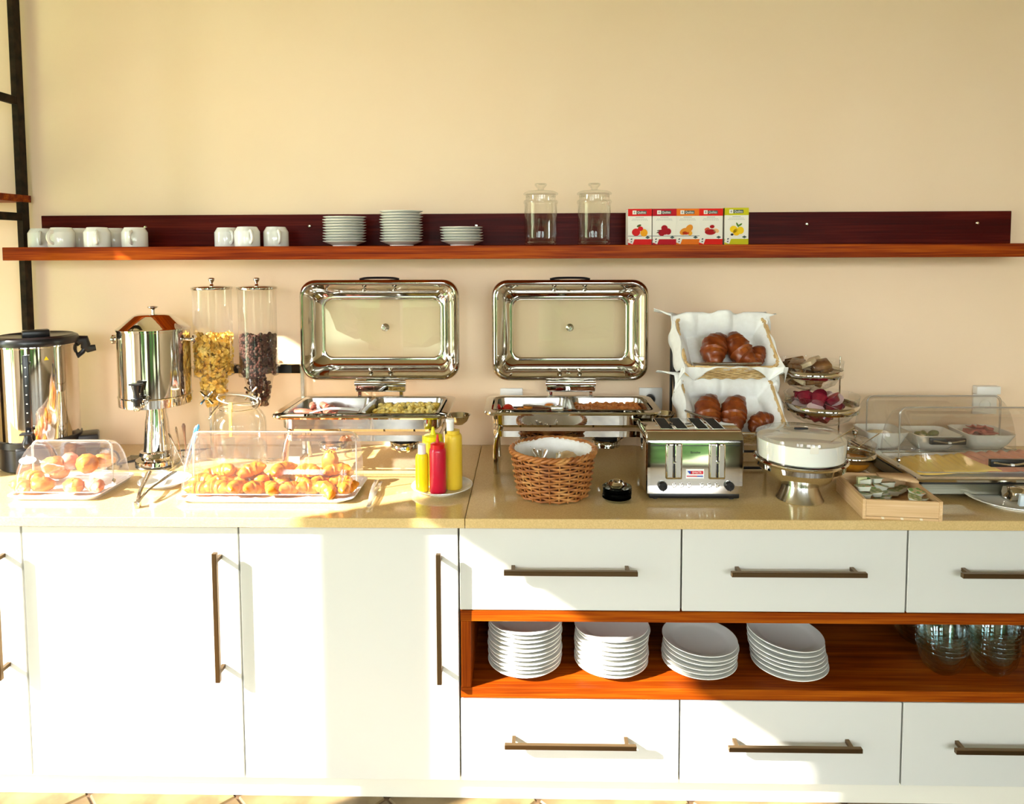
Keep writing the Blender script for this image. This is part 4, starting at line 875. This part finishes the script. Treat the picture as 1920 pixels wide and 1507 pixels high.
# ------------------------------------------------------------------ footed steel bowl with yogurt dish and lid
y = -.572; k = (y-CAM.y)/F_PX; xw = at(1500, 900, y).x; zz = lambda py: at(1500, py, y).z-ZC
t = thing('footed_bowl', 'polished steel footed bowl cradling a glass dish of yogurt', 'bowl', (xw, y, ZC))
zr_ = zz(858); zf = zz(906)
part('bowl_foot', G().lathe([(0, 0), (42*k, 0), (43*k, .004), (40*k, .012), (33*k, zf-.010), (31*k, zf), (32*k, zf+.003)], 44), SATIN, t)
part('bowl_shell', G().lathe([(31*k, zf), (50*k, zf+.012), (70*k, zf+.040), (79*k, zr_-.022), (80*k, zr_-.008), (83*k, zr_-.004), (85*k, zr_), (82*k, zr_+.003), (78*k, zr_), (72*k, zr_-.02), (0, zr_-.045)], 60), CHROME, t)
zd = zz(818)
part('glass_dish', G().lathe([(70*k, zr_-.004), (79*k, zr_+.004), (80.5*k, zd), (82*k, zd+.002)], 56), GLASS, t)
part('dish_lid', G().lathe([(82*k, zd+.002), (81*k, zd+.009), (70*k, zd+.016), (0, zd+.020)], 56), GLASS, t)
part('lid_grip', G().rbox(-.020, .020, -.004, .004, zd+.020, zd+.026, .002, 1), BLACK, t)
q = at(1521, 830, y-.10); part('dish_label', G().rbox(-.011, .011, -.0006, .0006, -.012, .010, .0003, 1), PAPER, t, loc=(q.x-xw, -82*k*.985, zd-.004))
part('ladle_handle', G().tube(smooth_path([(.052, -.055, zd-.01), (.085, -.06, zd+.015), (.125, -.062, zd+.042)], 5), [.003]*5+[.0045]*6, 8, flat=.5), SATIN, t)
part('ladle_foot', G().blob(.012, .010, .005, 10, 6, T(.046, -.052, zd-.018)), SATIN, t)
tag(part('yogurt', G().lathe([(0, 0), (69*k, 0), (77.5*k, .008), (79.5*k, zd-zr_-.003), (60*k, zd-zr_-.001), (0, zd-zr_)], 56), pbr('yogurt_white', (.90, .88, .82), .35, sub=.1), loc=(xw, y, ZC+zr_)), 'white yogurt filling the glass dish of the footed bowl', 'yogurt', kind='stuff')

# ------------------------------------------------------------------ tiered bread rack with two lined baskets
def sst(a, b, x):
    x = min(max((x-a)/(b-a), 0), 1); return x*x*(3-2*x)
BW, BD, BH = .300, .225, .075
def bread_basket(label, cl_label, px, py, y, tilt, seed):
    p = at(px, py, y); t = thing('bread_basket', label, 'basket', p, rot=(R(tilt), 0, 0), group='bread baskets on the rack'); NS = 44
    for i in range(9):
        zz_ = .005+(BH-.008)*i/8; f = zz_/BH; ring = rr(BW-.03+.03*f, BD-.03+.03*f, .03, 7, z=zz_, cy=BD/2); n = len(ring); pts = []
        # resample the rounded rectangle evenly so the in-and-out weave stays regular
        per = [0]
        for q in range(n): per.append(per[-1]+(Vector(ring[(q+1) % n])-Vector(ring[q])).length)
        m = NS*3
        for q in range(m):
            s_ = per[-1]*q/m; j = max(a for a in range(n) if per[a] <= s_+1e-9); f2 = (s_-per[j])/max(per[j+1]-per[j], 1e-6)
            A, B = Vector(ring[j]), Vector(ring[(j+1) % n]); c = A+(B-A)*f2; nr = Vector(((B-A).y, -(B-A).x, 0)).normalized()
            pts.append(c+nr*.003*math.sin(NS*math.pi*q/m+math.pi*(i % 2)))
        part('weaver', G().tube(pts, .0038, 6, closed=True), WICKER_PALE, t, 60)
    for ph in range(2):
        ring = rr(BW+.002, BD+.002, .032, 9, z=BH, cy=BD/2); n = len(ring)
        part('rim_braid', G().tube([(a+.003*math.cos(1.9*q+ph*3.14), b, c+.004*math.sin(1.9*q+ph*3.14)) for q, (a, b, c) in enumerate(ring)], .0046, 6, closed=True), WICKER_PALE, t, 60)
    part('basket_floor', G().loft([rr(BW-.03, BD-.03, .03, z=.001, cy=BD/2), rr(BW-.03, BD-.03, .03, z=.005, cy=BD/2)], cap0=True, cap1=True), WICKER_PALE, t)
    rnd = random.Random(seed); P = [rnd.random()*6.28 for _ in range(8)]
    def cloth(u, v):
        a = 2*u-1; b = v
        # x: drop outside, over the rim, down to the floor
        ax = abs(a); sx = 1 if a >= 0 else -1
        if ax < .62: X = ax/.62*(BW/2-.036); ZX = .013
        elif ax < .80: f = (ax-.62)/.18; X = BW/2-.036+.040*f*(.35+.65*f); ZX = .010+(BH-.002)*f
        else: f = (ax-.80)/.20; X = BW/2+.004+.020*f; ZX = BH+.008-.060*f*f
        if b < .10: f = (.10-b)/.10; Y = -.004-(.004+.014*sst(.3, .75, ax))*f; ZY = BH+.008-(.055*sst(.30, .75, ax))*f
        elif b < .22: f = (b-.10)/.12; Y = -.004+.038*f*(.35+.65*f); ZY = BH+.008-(BH-.004)*f
        elif b < .62: f = (b-.22)/.40; Y = .034+(BD-.070)*f; ZY = .013
        elif b < .84: f = (b-.62)/.22; Y = BD-.036+.040*f*(.35+.65*f); ZY = .013+(BH+.010)*f
        else: f = (b-.84)/.16; Y = BD+.004+.016*f; ZY = BH+.020-.030*f*f
        z_ = max(ZX, ZY)
        wv = .006*math.sin(11*a+P[0])*sst(.3, .9, b)+.005*math.sin(7*b*3+P[1])*sst(.5, 1, ax)+.003*math.sin(17*a+9*b+P[2])
        if ax > .80 and b > .84: z_ += .020*(ax-.80)/.2*(1 if sx < 0 else .4); X += .034*(ax-.8)/.2*(1.7 if sx < 0 else .7)
        return (sx*X+wv*.6, Y-abs(wv)*.7, z_+wv*.8+(.010*math.exp(-((a-.05)/.2)**2) if b > .7 else 0))
    c = part('bread_cloth', G().grid(cloth, 46, 46), LINEN, None, 60, solid=.0012); c.location = p; c.rotation_euler = (R(tilt), 0, 0)
    tag(c, cl_label, 'cloth', 'cloths in the bread baskets')
    M = Matrix.Translation(p) @ Matrix.Rotation(R(tilt), 4, 'X'); return M
MU = bread_basket('upper pale wicker bread basket on the black rack', 'white cloth lining the upper bread basket with corners sticking out', 1366, 716, -.275, 40, 1)
ML = bread_basket('lower pale wicker bread basket behind the toaster', 'white cloth lining the lower bread basket behind the toaster', 1378, 838, -.345, 40, 5)
crl = [croissant(.160, .042, .75, 7, 12, .95, 20+i).mesh('croissant', CROISSANT) for i in range(3)]
for M, lst in ((MU, [((-.040, .097, .018), 70, 'dark baked croissant at left in the upper bread basket'), ((.042, .095, .018), 105, 'dark baked croissant in the middle of the upper bread basket'), ((.098, .075, .016), 60, 'small piece of croissant at right in the upper bread basket')]),
               (ML, [((-.080, .097, .018), 80, 'dark baked croissant at left in the lower bread basket'), ((.004, .095, .018), 72, 'dark baked croissant in the middle of the lower bread basket'), ((.088, .070, .016), 30, 'croissant at right in the lower bread basket')])):
    for i, (l_, a, lb) in enumerate(lst):
        o = link('croissant', crl[i], None); o.matrix_world = M @ T(*l_, rz=R(a)); o.scale = (1, 1, 1) if i < 2 else (.7, .7, .7); tag(o, lb, 'croissant', 'croissants in the bread baskets')
tg = thing('bread_tongs', 'dark steel tongs lying along the front of the upper bread basket', 'tongs')
a, b = at(1300, 681, -.335), at(1428, 681, -.335)
for s in (0, 1): part('tong_arm', G().tube(smooth_path([a+Vector((0, .006*s, 0)), a+(b-a)*.5+Vector((0, .006*s-.002, -.005+.005*s)), b+Vector((0, .004*s, 0))], 5), [.0065]*6+[.005]*5, 8, flat=.5), BRUSHED, tg)
tg = thing('bread_tongs', 'black handled tongs sticking out at left of the lower bread basket', 'tongs')
a, b = at(1286, 772, -.42), at(1348, 786, -.40)
for s in (0, 1): part('tong_arm', G().tube(smooth_path([a+Vector((0, .008*s, .002)), a+(b-a)*.5+Vector((0, .010*s, -.003)), b], 5), .006, 8, flat=.5), BLACK_METAL if s else BRUSHED, tg)
ra, rb = at(1268, 700, -.16).x, at(1440, 700, -.16).x; xm = (MU.translation.x+ML.translation.x)/2
t = thing('bread_rack', 'black metal rack carrying the two tilted bread baskets', 'rack', (xm, -.25, ZC)); hw = .166
for s in (-1, 1):
    zt_ = at(1270, 652, -.16).z-ZC
    part('rack_side', G().tube(smooth_path([(s*hw, -.05, .006), (s*hw, .06, .006), (s*hw, .10, .02), (s*hw, .10, zt_-.02), (s*hw, .094, zt_), (s*hw, .080, zt_-.01), (s*hw, .060, zt_-.07), (s*hw, .03, zt_-.14), (s*hw, -.02, zt_-.22), (s*hw, -.05, .02)], 4), .005, 8), BLACK_METAL, t)
for yy, z_ in ((.10, .02), (.10, .30), (-.05, .008)): part('rack_bar', G().tube([(-hw, yy, z_), (hw, yy, z_)], .0045, 8), BLACK_METAL, t)

# ------------------------------------------------------------------ tiered bowl stand with portion packs
def tier_bowl(t, px, py, y, rpx, name):
    k = (y-CAM.y)/F_PX; p = at(px, py, y)-t.location; r = rpx*k
    part('tier_bowl', G().lathe([(0, -.058), (r*.45, -.056), (r*.75, -.038), (r*.92, -.010), (r*.97, .010), (r, .040), (r+.002, .041)], 48, T(p.x, p.y, p.z)), GLASS, t)
    part('ring_band', G().lathe([(r*.985, -.011), (r*.99, .013)], 56, T(p.x, p.y, p.z)), CHROME, t, solid=.003)
    return Vector(t.location)+p, r
t = thing('bowl_stand', 'tiered wire stand with three glass bowls behind the yogurt', 'stand', (at(1530, 800, -.17).x, -.17, ZC))
b1, r1 = tier_bowl(t, 1519, 697, -.185, 58, 'upper'); b2, r2 = tier_bowl(t, 1540, 761, -.265, 66, 'middle'); b3, r3 = tier_bowl(t, 1592, 852, -.365, 46, 'lower')
for px, y0 in ((1575, -.13), (1459, -.13)):
    q = at(px, 700, y0); part('stand_post', G().tube([(q.x-t.location.x, y0-t.location.y, .004), (q.x-t.location.x, y0-t.location.y, at(px, 668, y0).z-ZC)], .0028, 8), CHROME, t)
for bb_, r_ in ((b1, r1), (b2, r2), (b3, r3)):
    for s in (-1, 1):
        q = at(1575 if s > 0 else 1459, 700, -.13); c = bb_-Vector(t.location)
        part('stand_arm', G().tube([(q.x-t.location.x, -.13-t.location.y, c.z), (c.x+s*r_*.985, c.y, c.z)], .0028, 8), CHROME, t)
part('stand_foot', G().tube([(b3.x-t.location.x-r3, b3.y-t.location.y, .004), (b1.x-t.location.x-r1, .05, .004), (b1.x-t.location.x+r1, .05, .004), (b3.x-t.location.x+r3, b3.y-t.location.y, .004)], .004, 8, closed=True), CHROME, t)
part('bowl_lid', G().lathe([(r3+.001, .042), (r3*.8, .052), (0, .060)], 40, T(*(b3-Vector(t.location)))), GLASS, t)
part('lid_knob', G().lathe([(.003, .058), (.003, .066), (.009, .072), (.009, .080), (0, .085)], 18, T(*(b3-Vector(t.location)+Vector((.012, -.01, 0))))), CHROME, t)
part('jam_spoon', G().tube(smooth_path([b3-Vector(t.location)+Vector(v) for v in ((.01, 0, .01), (.05, -.01, .045), (.088, -.012, .072))], 4), .0026, 8, flat=.6), SATIN, t)
JAMC = [noisy('brown_sachet', [(.10, .035, .012), (.34, .17, .06)], 22, rough=.25, coat=.3), pbr('cream_sachet', (.66, .52, .32), .3)]
items = []; rnd = random.Random(4)
for i in range(24):
    a = 2.4*i+rnd.random()*.5; q = (.30+.55*((i*5) % 8)/8)*r1*(.55 if i < 8 else .82); z_ = -.054+.030*(i//8)+.004*(i % 3)
    items.append(tag(link('sachet', G().rbox(-.032, .032, -.023, .023, -.008, .008, .005, 2).mesh('sachet', JAMC[0 if i % 4 else 1]), None, b1+Vector((math.cos(a)*q, math.sin(a)*q, z_+.018)), (rnd.uniform(-.5, .5), rnd.uniform(-.5, .5), rnd.random()*3)), 'x', 'sachet', 'sachets in the upper bowl'))
by_left(items, 'brown foil sachet in the upper glass bowl, %s from left')
JR = noisy('berry_jam', [(.10, .004, .012), (.26, .012, .03)], 14, rough=.2, coat=.4); JW = pbr('foil_lid', (.80, .60, .58), .3, .2)
jm = G().lathe([(0, 0), (.019, 0), (.025, .020), (.0290, .021), (.0290, .0222)], 16).mesh('jam_cup', JR)
lidm = [G().lathe([(0, .0226), (.0287, .0226), (.0290, .0220)], 16).mesh('foil_lid', m) for m in (JW, JR, pbr('foil_red', (.50, .02, .05), .3, .2))]
items = []
for i in range(24):
    a = 2.4*i+rnd.random()*.5; q = (.30+.55*((i*5) % 8)/8)*r2*(.55 if i < 7 else .84); z_ = -.052+.026*(i//8)+.005*(i % 3)
    o = tag(link('jam_portion', jm, None, b2+Vector((math.cos(a)*q, math.sin(a)*q, z_+.010)), (rnd.uniform(-.7, .7), rnd.uniform(-.7, .7), rnd.random()*3)), 'x', 'jam portion', 'jam portions in the middle bowl')
    link('foil_lid', lidm[i % 3], o); items.append(o)
by_left(items, 'dark red jam portion cup in the middle glass bowl, %s from left')
tag(part('orange_jam', G().lathe([(0, -.054), (r3*.42, -.052), (r3*.72, -.034), (r3*.86, -.012), (0, -.006)], 36), noisy('orange_marmalade', [(.58, .16, .008), (.80, .34, .02)], 40, rough=.15, coat=.5, bump=.4), loc=b3), 'orange jam in the lowest glass bowl', 'jam', kind='stuff')

# ------------------------------------------------------------------ chilled roll-top displays at the right
def display(label, x0, x1, yc, d, zbase, zrim, ztop, grp, hx, card):
    w = x1-x0; t = thing('chilled_display', label, 'display', ((x0+x1)/2, yc, ZC), group='chilled roll-top displays')
    part('cooling_base', G().loft([rr(w-.012, 2*d+.010, .012, 3, z=.012), rr(w-.006, 2*d+.016, .012, 3, z=.016), rr(w-.006, 2*d+.016, .012, 3, z=zbase)], cap0=True, cap1=True), noisy('dull_steel', [(.20, .195, .15), (.27, .265, .21)], 8, (1, 1, 60), rough=.36, metal=1.0), t)
    for sx in (-1, 1):
        for sy in (-1, 1): part('foot', G().lathe([(0, 0), (.012, 0), (.012, .013)], 14, T(sx*(w/2-.04), sy*(d-.03), 0)), BLACK, t)
    part('gasket', G().loft([rr(w-.014, 2*d+.008, .012, 3, z=zbase), rr(w-.014, 2*d+.008, .012, 3, z=zbase+.008)]), BLACK, t)
    part('rim', G().loft([rr(w+.002, 2*d+.024, .014, 4, z=zbase+.007), rr(w+.006, 2*d+.028, .016, 4, z=zrim-.003), rr(w+.002, 2*d+.024, .014, 4, z=zrim), rr(w-.04, 2*d-.016, .012, 4, z=zrim), rr(w-.044, 2*d-.020, .012, 4, z=zrim-.014)]), SATIN, t)
    part('inner_tray', G().loft([rr(w-.042, 2*d-.018, .012, 4, z=zrim-.002), rr(w-.05, 2*d-.026, .012, 4, z=zrim-.004), rr(w-.06, 2*d-.036, .012, 4, z=zrim-.010)], cap1=True), pbr('white_porcelain', (.86, .84, .78), .2), t)
    rolltop(t, w-.03, d-.010, ztop-zrim, zrim, ACRYL, ACRYL_RIM, c=.022)
    a = R(14); hd = part('cover_handle', G().rbox(-.058, .058, -.010, .004, -.011, .011, .002, 2), BLACK, t, loc=(hx-t.location.x, -(d-.010)*math.cos(a)-.004, zrim+(ztop-zrim)*math.sin(a)))
    part('handle_grip', G().tube(smooth_path([(-.052, -.010, .003), (0, -.013, -.003), (.052, -.010, .003)], 5), .0035, 8), SATIN, hd)
    part('grip_tab', G().rbox(-.005, .005, -.019, -.010, -.0055, .0005, .001, 1), WPL, hd)
    return t
fx0 = on(1722, 936, ZC).x; fyf = on(1722, 936, ZC).y; zb_ = at(1722, 908, fyf).z-ZC; zr_ = at(1722, 898, fyf-.004).z-ZC
fd = .135; fyc = fyf+fd+.010; ztp = at(1800, 765, fyc).z-ZC
d1 = display('front chilled display with sliced cheese and ham under a clear roll cover', fx0, fx0+.54, fyc, fd, zb_, zr_, ztp, None, at(1900, 881, fyf).x, None)
byc = -.155; bzt = at(1750, 743, byc).z-ZC; bx0, bx1 = at(1622, 800, byc).x, at(1882, 800, byc).x
d2 = display('rear chilled display with three white bowls under a clear roll cover', bx0-.01, bx1, byc, .110, .034, .046, bzt, None, at(1780, 840, -.27).x, None)
CHEESE = noisy('yellow_cheese', [(.88, .60, .12), (.93, .69, .19)], 8, rough=.45); HAM = noisy('pink_ham', [(.60, .20, .12), (.70, .31, .21)], 16, rough=.4)
items = []; i2 = []; zs = ZC+zr_-.009
def slice_mesh(w, d, seed, mat, nm):
    q = random.Random(seed); P = [q.random()*6 for _ in range(3)]
    return G().grid(lambda u, v: ((u-.5)*w, (v-.5)*d*(1+.06*math.sin(5*u+P[0])), .002+.004*math.sin(3*u+P[1])**2*v+.010*v*math.exp(-((u-.5)/.16)**2)), 14, 10).mesh(nm, mat)
for i in range(9):
    x = fx0+.062+.021*i; o = link('cheese_slice', slice_mesh(.095, .150, i, CHEESE, 'cheese_slice'), None, (x, fyc-.012+.006*(i % 2), zs+.0012*i), (0, R(-2), R(-6+2*(i % 3))))
    md = o.modifiers.new('thickness', 'SOLIDIFY'); md.thickness = .0016; items.append(tag(o, 'x', 'cheese', 'cheese slices'))
for i in range(8):
    x = fx0+.27+.030*i; o = link('ham_slice', slice_mesh(.115, .160, 30+i, HAM, 'ham_slice'), None, (x, fyc-.004, zs+.0125+.0012*i), (0, R(-3), R(18-4*(i % 3))))
    md = o.modifiers.new('thickness', 'SOLIDIFY'); md.thickness = .0014; i2.append(tag(o, 'x', 'ham', 'ham slices'))
by_left(items, 'yellow cheese slice fanned in the front chilled display, %s from left'); by_left(i2, 'pink ham slice fanned in the front chilled display, %s from left')
def square_bowl(label, px, y, wpx, pyt):
    k = (y-CAM.y)/F_PX; p = at(px, 830, y); w = wpx*k; z0 = ZC+.046-.0098; h = at(px, pyt, y).z-z0
    t = tag(part('serving_bowl', G().loft([rr(w*.5, w*.5, .02, 5, z=0), rr(w*.62, w*.6, .03, 5, z=.004), rr(w*.82, w*.80, .03, 5, z=h*.45), rr(w, w*.95, .025, 5, z=h), rr(w-.006, w*.95-.006, .025, 5, z=h+.001), rr(w*.78, w*.76, .025, 5, z=h*.5), rr(w*.5, w*.5, .02, 5, z=.010)], cap0=True, cap1=True), CERAMIC, loc=(p.x, y, z0)), label, 'bowl', 'white bowls in the rear display')
    return Vector((p.x, y, z0)), w, h
q, w_, h_ = square_bowl('white square bowl of pale spread at left in the rear display', 1650, byc, 78, 803)
tag(part('cream_spread', G().blob(w_*.36, w_*.34, .018, 18, 8), pbr('butter', (.84, .72, .40), .4), loc=q+Vector((0, 0, h_*.62))), 'pale cream spread in the left white display bowl', 'spread')
q, w_, h_ = square_bowl('white square bowl of green pickles in the middle of the rear display', 1743, byc, 84, 808)
it = []
for i in range(7):
    o = link('pickle', G().tube(smooth_path([(-.022, 0, 0), (0, .003, .002), (.022, 0, 0)], 4), [.004, .008, .009, .010, .010, .010, .009, .008, .004], 10).mesh('pickle', noisy('gherkin_green', [(.10, .12, .02), (.22, .23, .06)], 30, rough=.3)), None, q+Vector((rnd.uniform(-.022, .022), rnd.uniform(-.02, .02), h_*.62+.006*(i % 3))), (0, 0, rnd.random()*3)); it.append(tag(o, 'x', 'pickle', 'pickles in the display bowl'))
by_left(it, 'olive green pickle in the middle display bowl, %s from left')
q, w_, h_ = square_bowl('white square bowl of sliced salami at right in the rear display', 1838, byc, 88, 806)
it = []; SAL = noisy('salami_pink', [(.42, .07, .06), (.60, .18, .15)], 60, rough=.4)
for i in range(9):
    o = link('salami_slice', slice_mesh(.050, .045, 60+i, SAL, 'salami_slice'), None, q+Vector((rnd.uniform(-.028, .028), rnd.uniform(-.022, .022), h_*.66+.004*i*.8)), (rnd.uniform(-.4, .3), rnd.uniform(-.3, .3), rnd.random()*3)); md = o.modifiers.new('thickness', 'SOLIDIFY'); md.thickness = .0025
    it.append(tag(o, 'x', 'salami', 'salami in the display bowl'))
by_left(it, 'folded pink salami slice in the right display bowl, %s from left')

# ------------------------------------------------------------------ wooden box of butter portions
A = on(1618, 973, ZC); B = on(1760, 973, ZC); w = B.x-A.x; hb = at(1690, 936, A.y).z-ZC; dp = .225
t = thing('wooden_box', 'pale open wooden box of butter portions at the worktop edge', 'box', (A.x, max(A.y, -.722), ZC), R(-6)); th = .009
PX = PALE_PINE; PYW = wood('pale_pine_side', (.58, .36, .17), (.70, .46, .24), (.80, .58, .34), rough=.5, coat=0, axis=1)
part('box_end', G().rbox(th, w-th, .001, th, .008, hb-.002, .0008, 1), PX, t)
part('box_end', G().rbox(th, w-th, dp-th, dp-.001, .008, hb+.004, .0008, 1), PX, t)
part('box_side', G().rbox(0, th, 0, dp, 0, hb, .0008, 1), PYW, t); part('box_side', G().rbox(w-th, w, 0, dp, 0, hb, .0008, 1), PYW, t)
part('floor_board', G().rbox(th, w-th, .001, dp-.001, 0, .007, .0008, 1), PX, t)
part('corner_board', G().add([(w*.55, dp-.002, hb+.004), (w, dp-.002, hb+.004), (w, dp-.075, hb+.004), (w-.012, dp-.075, hb+.004), (w*.55, dp-.030, hb+.004)], [(0, 1, 2, 3, 4)]), PX, t, solid=.006)
for f in (.26, .50, .74): part('dovetail_slot', G().add([(w*f-.003, .0004, .001), (w*f+.004, .0004, .001), (w*f+.002, .0004, .007), (w*f-.005, .0004, .007)], [(0, 1, 2, 3)]), pbr('slot_pale_paint', (.80, .70, .50), .6), t, 0)  # slots are flat marks in one pale tone
bm_ = t.matrix_basis.copy(); M0 = Matrix.Translation(t.location) @ Matrix.Rotation(R(-6), 4, 'Z')
PT = pbr('portion_tub', (.80, .80, .66), .35); LG = [noisy('portion_lid_green', [(.16, .24, .06), (.36, .38, .16), (.55, .50, .30)], 90, rough=.35, pos=[.4, .5, .62]), noisy('portion_lid_mixed', [(.10, .30, .04), (.55, .50, .28), (.70, .28, .06)], 70, rough=.35, pos=[.42, .52, .60])]
tub = G().loft([rr(.030, .022, .005, 3, z=0), rr(.038, .029, .006, 3, z=.012), rr(.042, .033, .006, 3, z=.0125), rr(.042, .033, .006, 3, z=.0135)], cap0=True).mesh('butter_portion', PT)
lids = [G().loft([rr(.042, .033, .006, 3, z=.0136), rr(.041, .032, .006, 3, z=.0142)], cap0=True, cap1=True).mesh('foil_lid', m) for m in LG]
items = []
for i in range(19):
    gx = th+.026+(w-2*th-.052)*((i*7) % 5)/4; gy = .030+(dp-.065)*((i*3) % 7)/6; z_ = .014+.014*(i//7)
    o = link('butter_portion', tub, None); o.matrix_world = M0 @ T(gx+rnd.uniform(-.006, .006), gy, z_, rnd.uniform(-.25, .25), rnd.uniform(-.3, .3), rnd.random()*3)
    link('foil_lid', lids[i % 2], o); items.append(tag(o, 'x', 'butter portion', 'butter portions in the box'))
for o in items: pass
for k, o in enumerate(sorted(items, key=lambda q: proj(q.matrix_world.translation)[0])): o['label'] = 'green-lidded butter portion in the wooden box, %s from left' % ORD[k]
o = thing('folded_carton', 'small printed carton standing upright at the back of the wooden box', 'carton'); o.matrix_world = M0 @ T(.052, dp-.060, .034, rz=R(14))
part('carton_body', G().rbox(-.014, .014, -.005, .005, 0, .030, .0006, 1), pbr('lime_card', (.68, .70, .36), .4), o); part('carton_print', (lambda gg: (ell(gg, .001, .013, .006, .007, -.0055, 16), gg)[1])(G()), pbr('orange_print', (.70, .25, .05), .4), o, 0)
part('green_side', G().rbox(.0145, .026, -.004, .005, .002, .026, .001, 1), pbr('leaf_green', (.06, .28, .03), .4), o)

# ------------------------------------------------------------------ plate with egg cups at the right edge
q = on(1840, 946, ZC+.015); xp = q.x+.118; pl = tag(link('plate', plate, None, (xp, -.595, ZC)), 'big white plate cut off by the right edge of the photo', 'plate'); pl.scale = (1.09, 1.09, 1.0)
t = thing('napkin_holder', 'bent steel spoon rest standing on the plate at right edge', 'holder', (at(1902, 930, -.60).x, -.60, ZC+.0095))
part('steel_curl', G().loft([[(x_, yy, zz_) for yy, zz_ in ((-.020, .004), (-.026, .018), (-.022, .036), (-.004, .042), (.018, .036), (.024, .018), (.018, .004))] for x_ in (-.022, .030)], closed=False), STEEL, t, 60, solid=.0015)
part('steel_base', G().rbox(-.022, .030, -.020, .020, 0, .004, .001, 1), STEEL, t)
tag(part('paper_packet', G().rbox(-.016, .022, -.006, .006, 0, .034, .002, 2), noisy('pale_blue_paper', [(.60, .72, .84), (.84, .86, .86)], 40, rough=.5), loc=(at(1920, 945, -.65).x, -.652, ZC+.012), rot=(R(12), 0, R(-8))), 'pale blue paper packet on the plate at right edge', 'packet')

# ------------------------------------------------------------------ wall sockets
def socket(name, label, px0, py0, px1, py1, hole, plug=None):
    A, B = at(px0, py1, -.008), at(px1, py0, -.008); w, h = B.x-A.x, B.z-A.z
    t = thing(name, label, 'socket', ((A.x+B.x)/2, 0, A.z), group='wall sockets')
    part('face_plate', G().rbox(-w/2, w/2, -.009, -.0008, 0, h, .002, 2), pbr('white_abs', (.84, .82, .76), .3), t)
    for (hx, hy, r_) in hole:
        p = at(hx, hy, -.011); part('socket_ring', G().lathe([(r_+.003, 0), (r_+.003, -.0018), (r_, -.0018), (r_-.001, .003), (0, .003)], 28, T(p.x-t.location.x, -.0105, p.z-t.location.z, rx=R(-90))), pbr('white_abs', (.84, .82, .76), .3), t)
        if plug: part('plug', G().lathe([(r_-.002, .002), (r_-.002, -.014), (r_*.7, -.022), (0, -.023)], 24, T(p.x-t.location.x, -.0105, p.z-t.location.z, rx=R(-90))), BLACK, t)
socket('wall_socket', 'white wall socket with black plug right of the second chafing lid', 1198, 727, 1242, 792, [(1219, 747, .019)], True)
socket('wall_socket', 'white wall socket half hidden behind the left of second chafing dish', 938, 728, 980, 780, [(960, 752, .019)])
t = thing('wall_socket', 'white wall socket with raised hood above the rear display', 'socket', (at(1847, 760, -.01).x, 0, at(1847, 776, -.01).z), group='wall sockets')
A, B = at(1824, 776, -.01), at(1870, 738, -.01); w = B.x-A.x; h = B.z-A.z
part('face_plate', G().rbox(-w/2, w/2, -.010, -.0008, 0, h, .002, 2), pbr('white_abs', (.84, .82, .76), .3), t)
part('hood', G().rbox(-w/2, w/2, -.030, -.0008, h+.0005, h+.030, .003, 2), pbr('white_abs', (.84, .82, .76), .3), t)
part('socket_ring', G().lathe([(.021, 0), (.021, -.003), (.018, -.003), (.017, .003), (0, .003)], 28, T(0, -.0105, h*.45, rx=R(-90))), pbr('white_abs', (.84, .82, .76), .3), t)
for s in (-1, 1): part('contact_hole', G().lathe([(0, 0), (.0028, 0)], 10, T(s*.009, -.0079, h*.45, rx=R(90))), BLACK, t, 0)
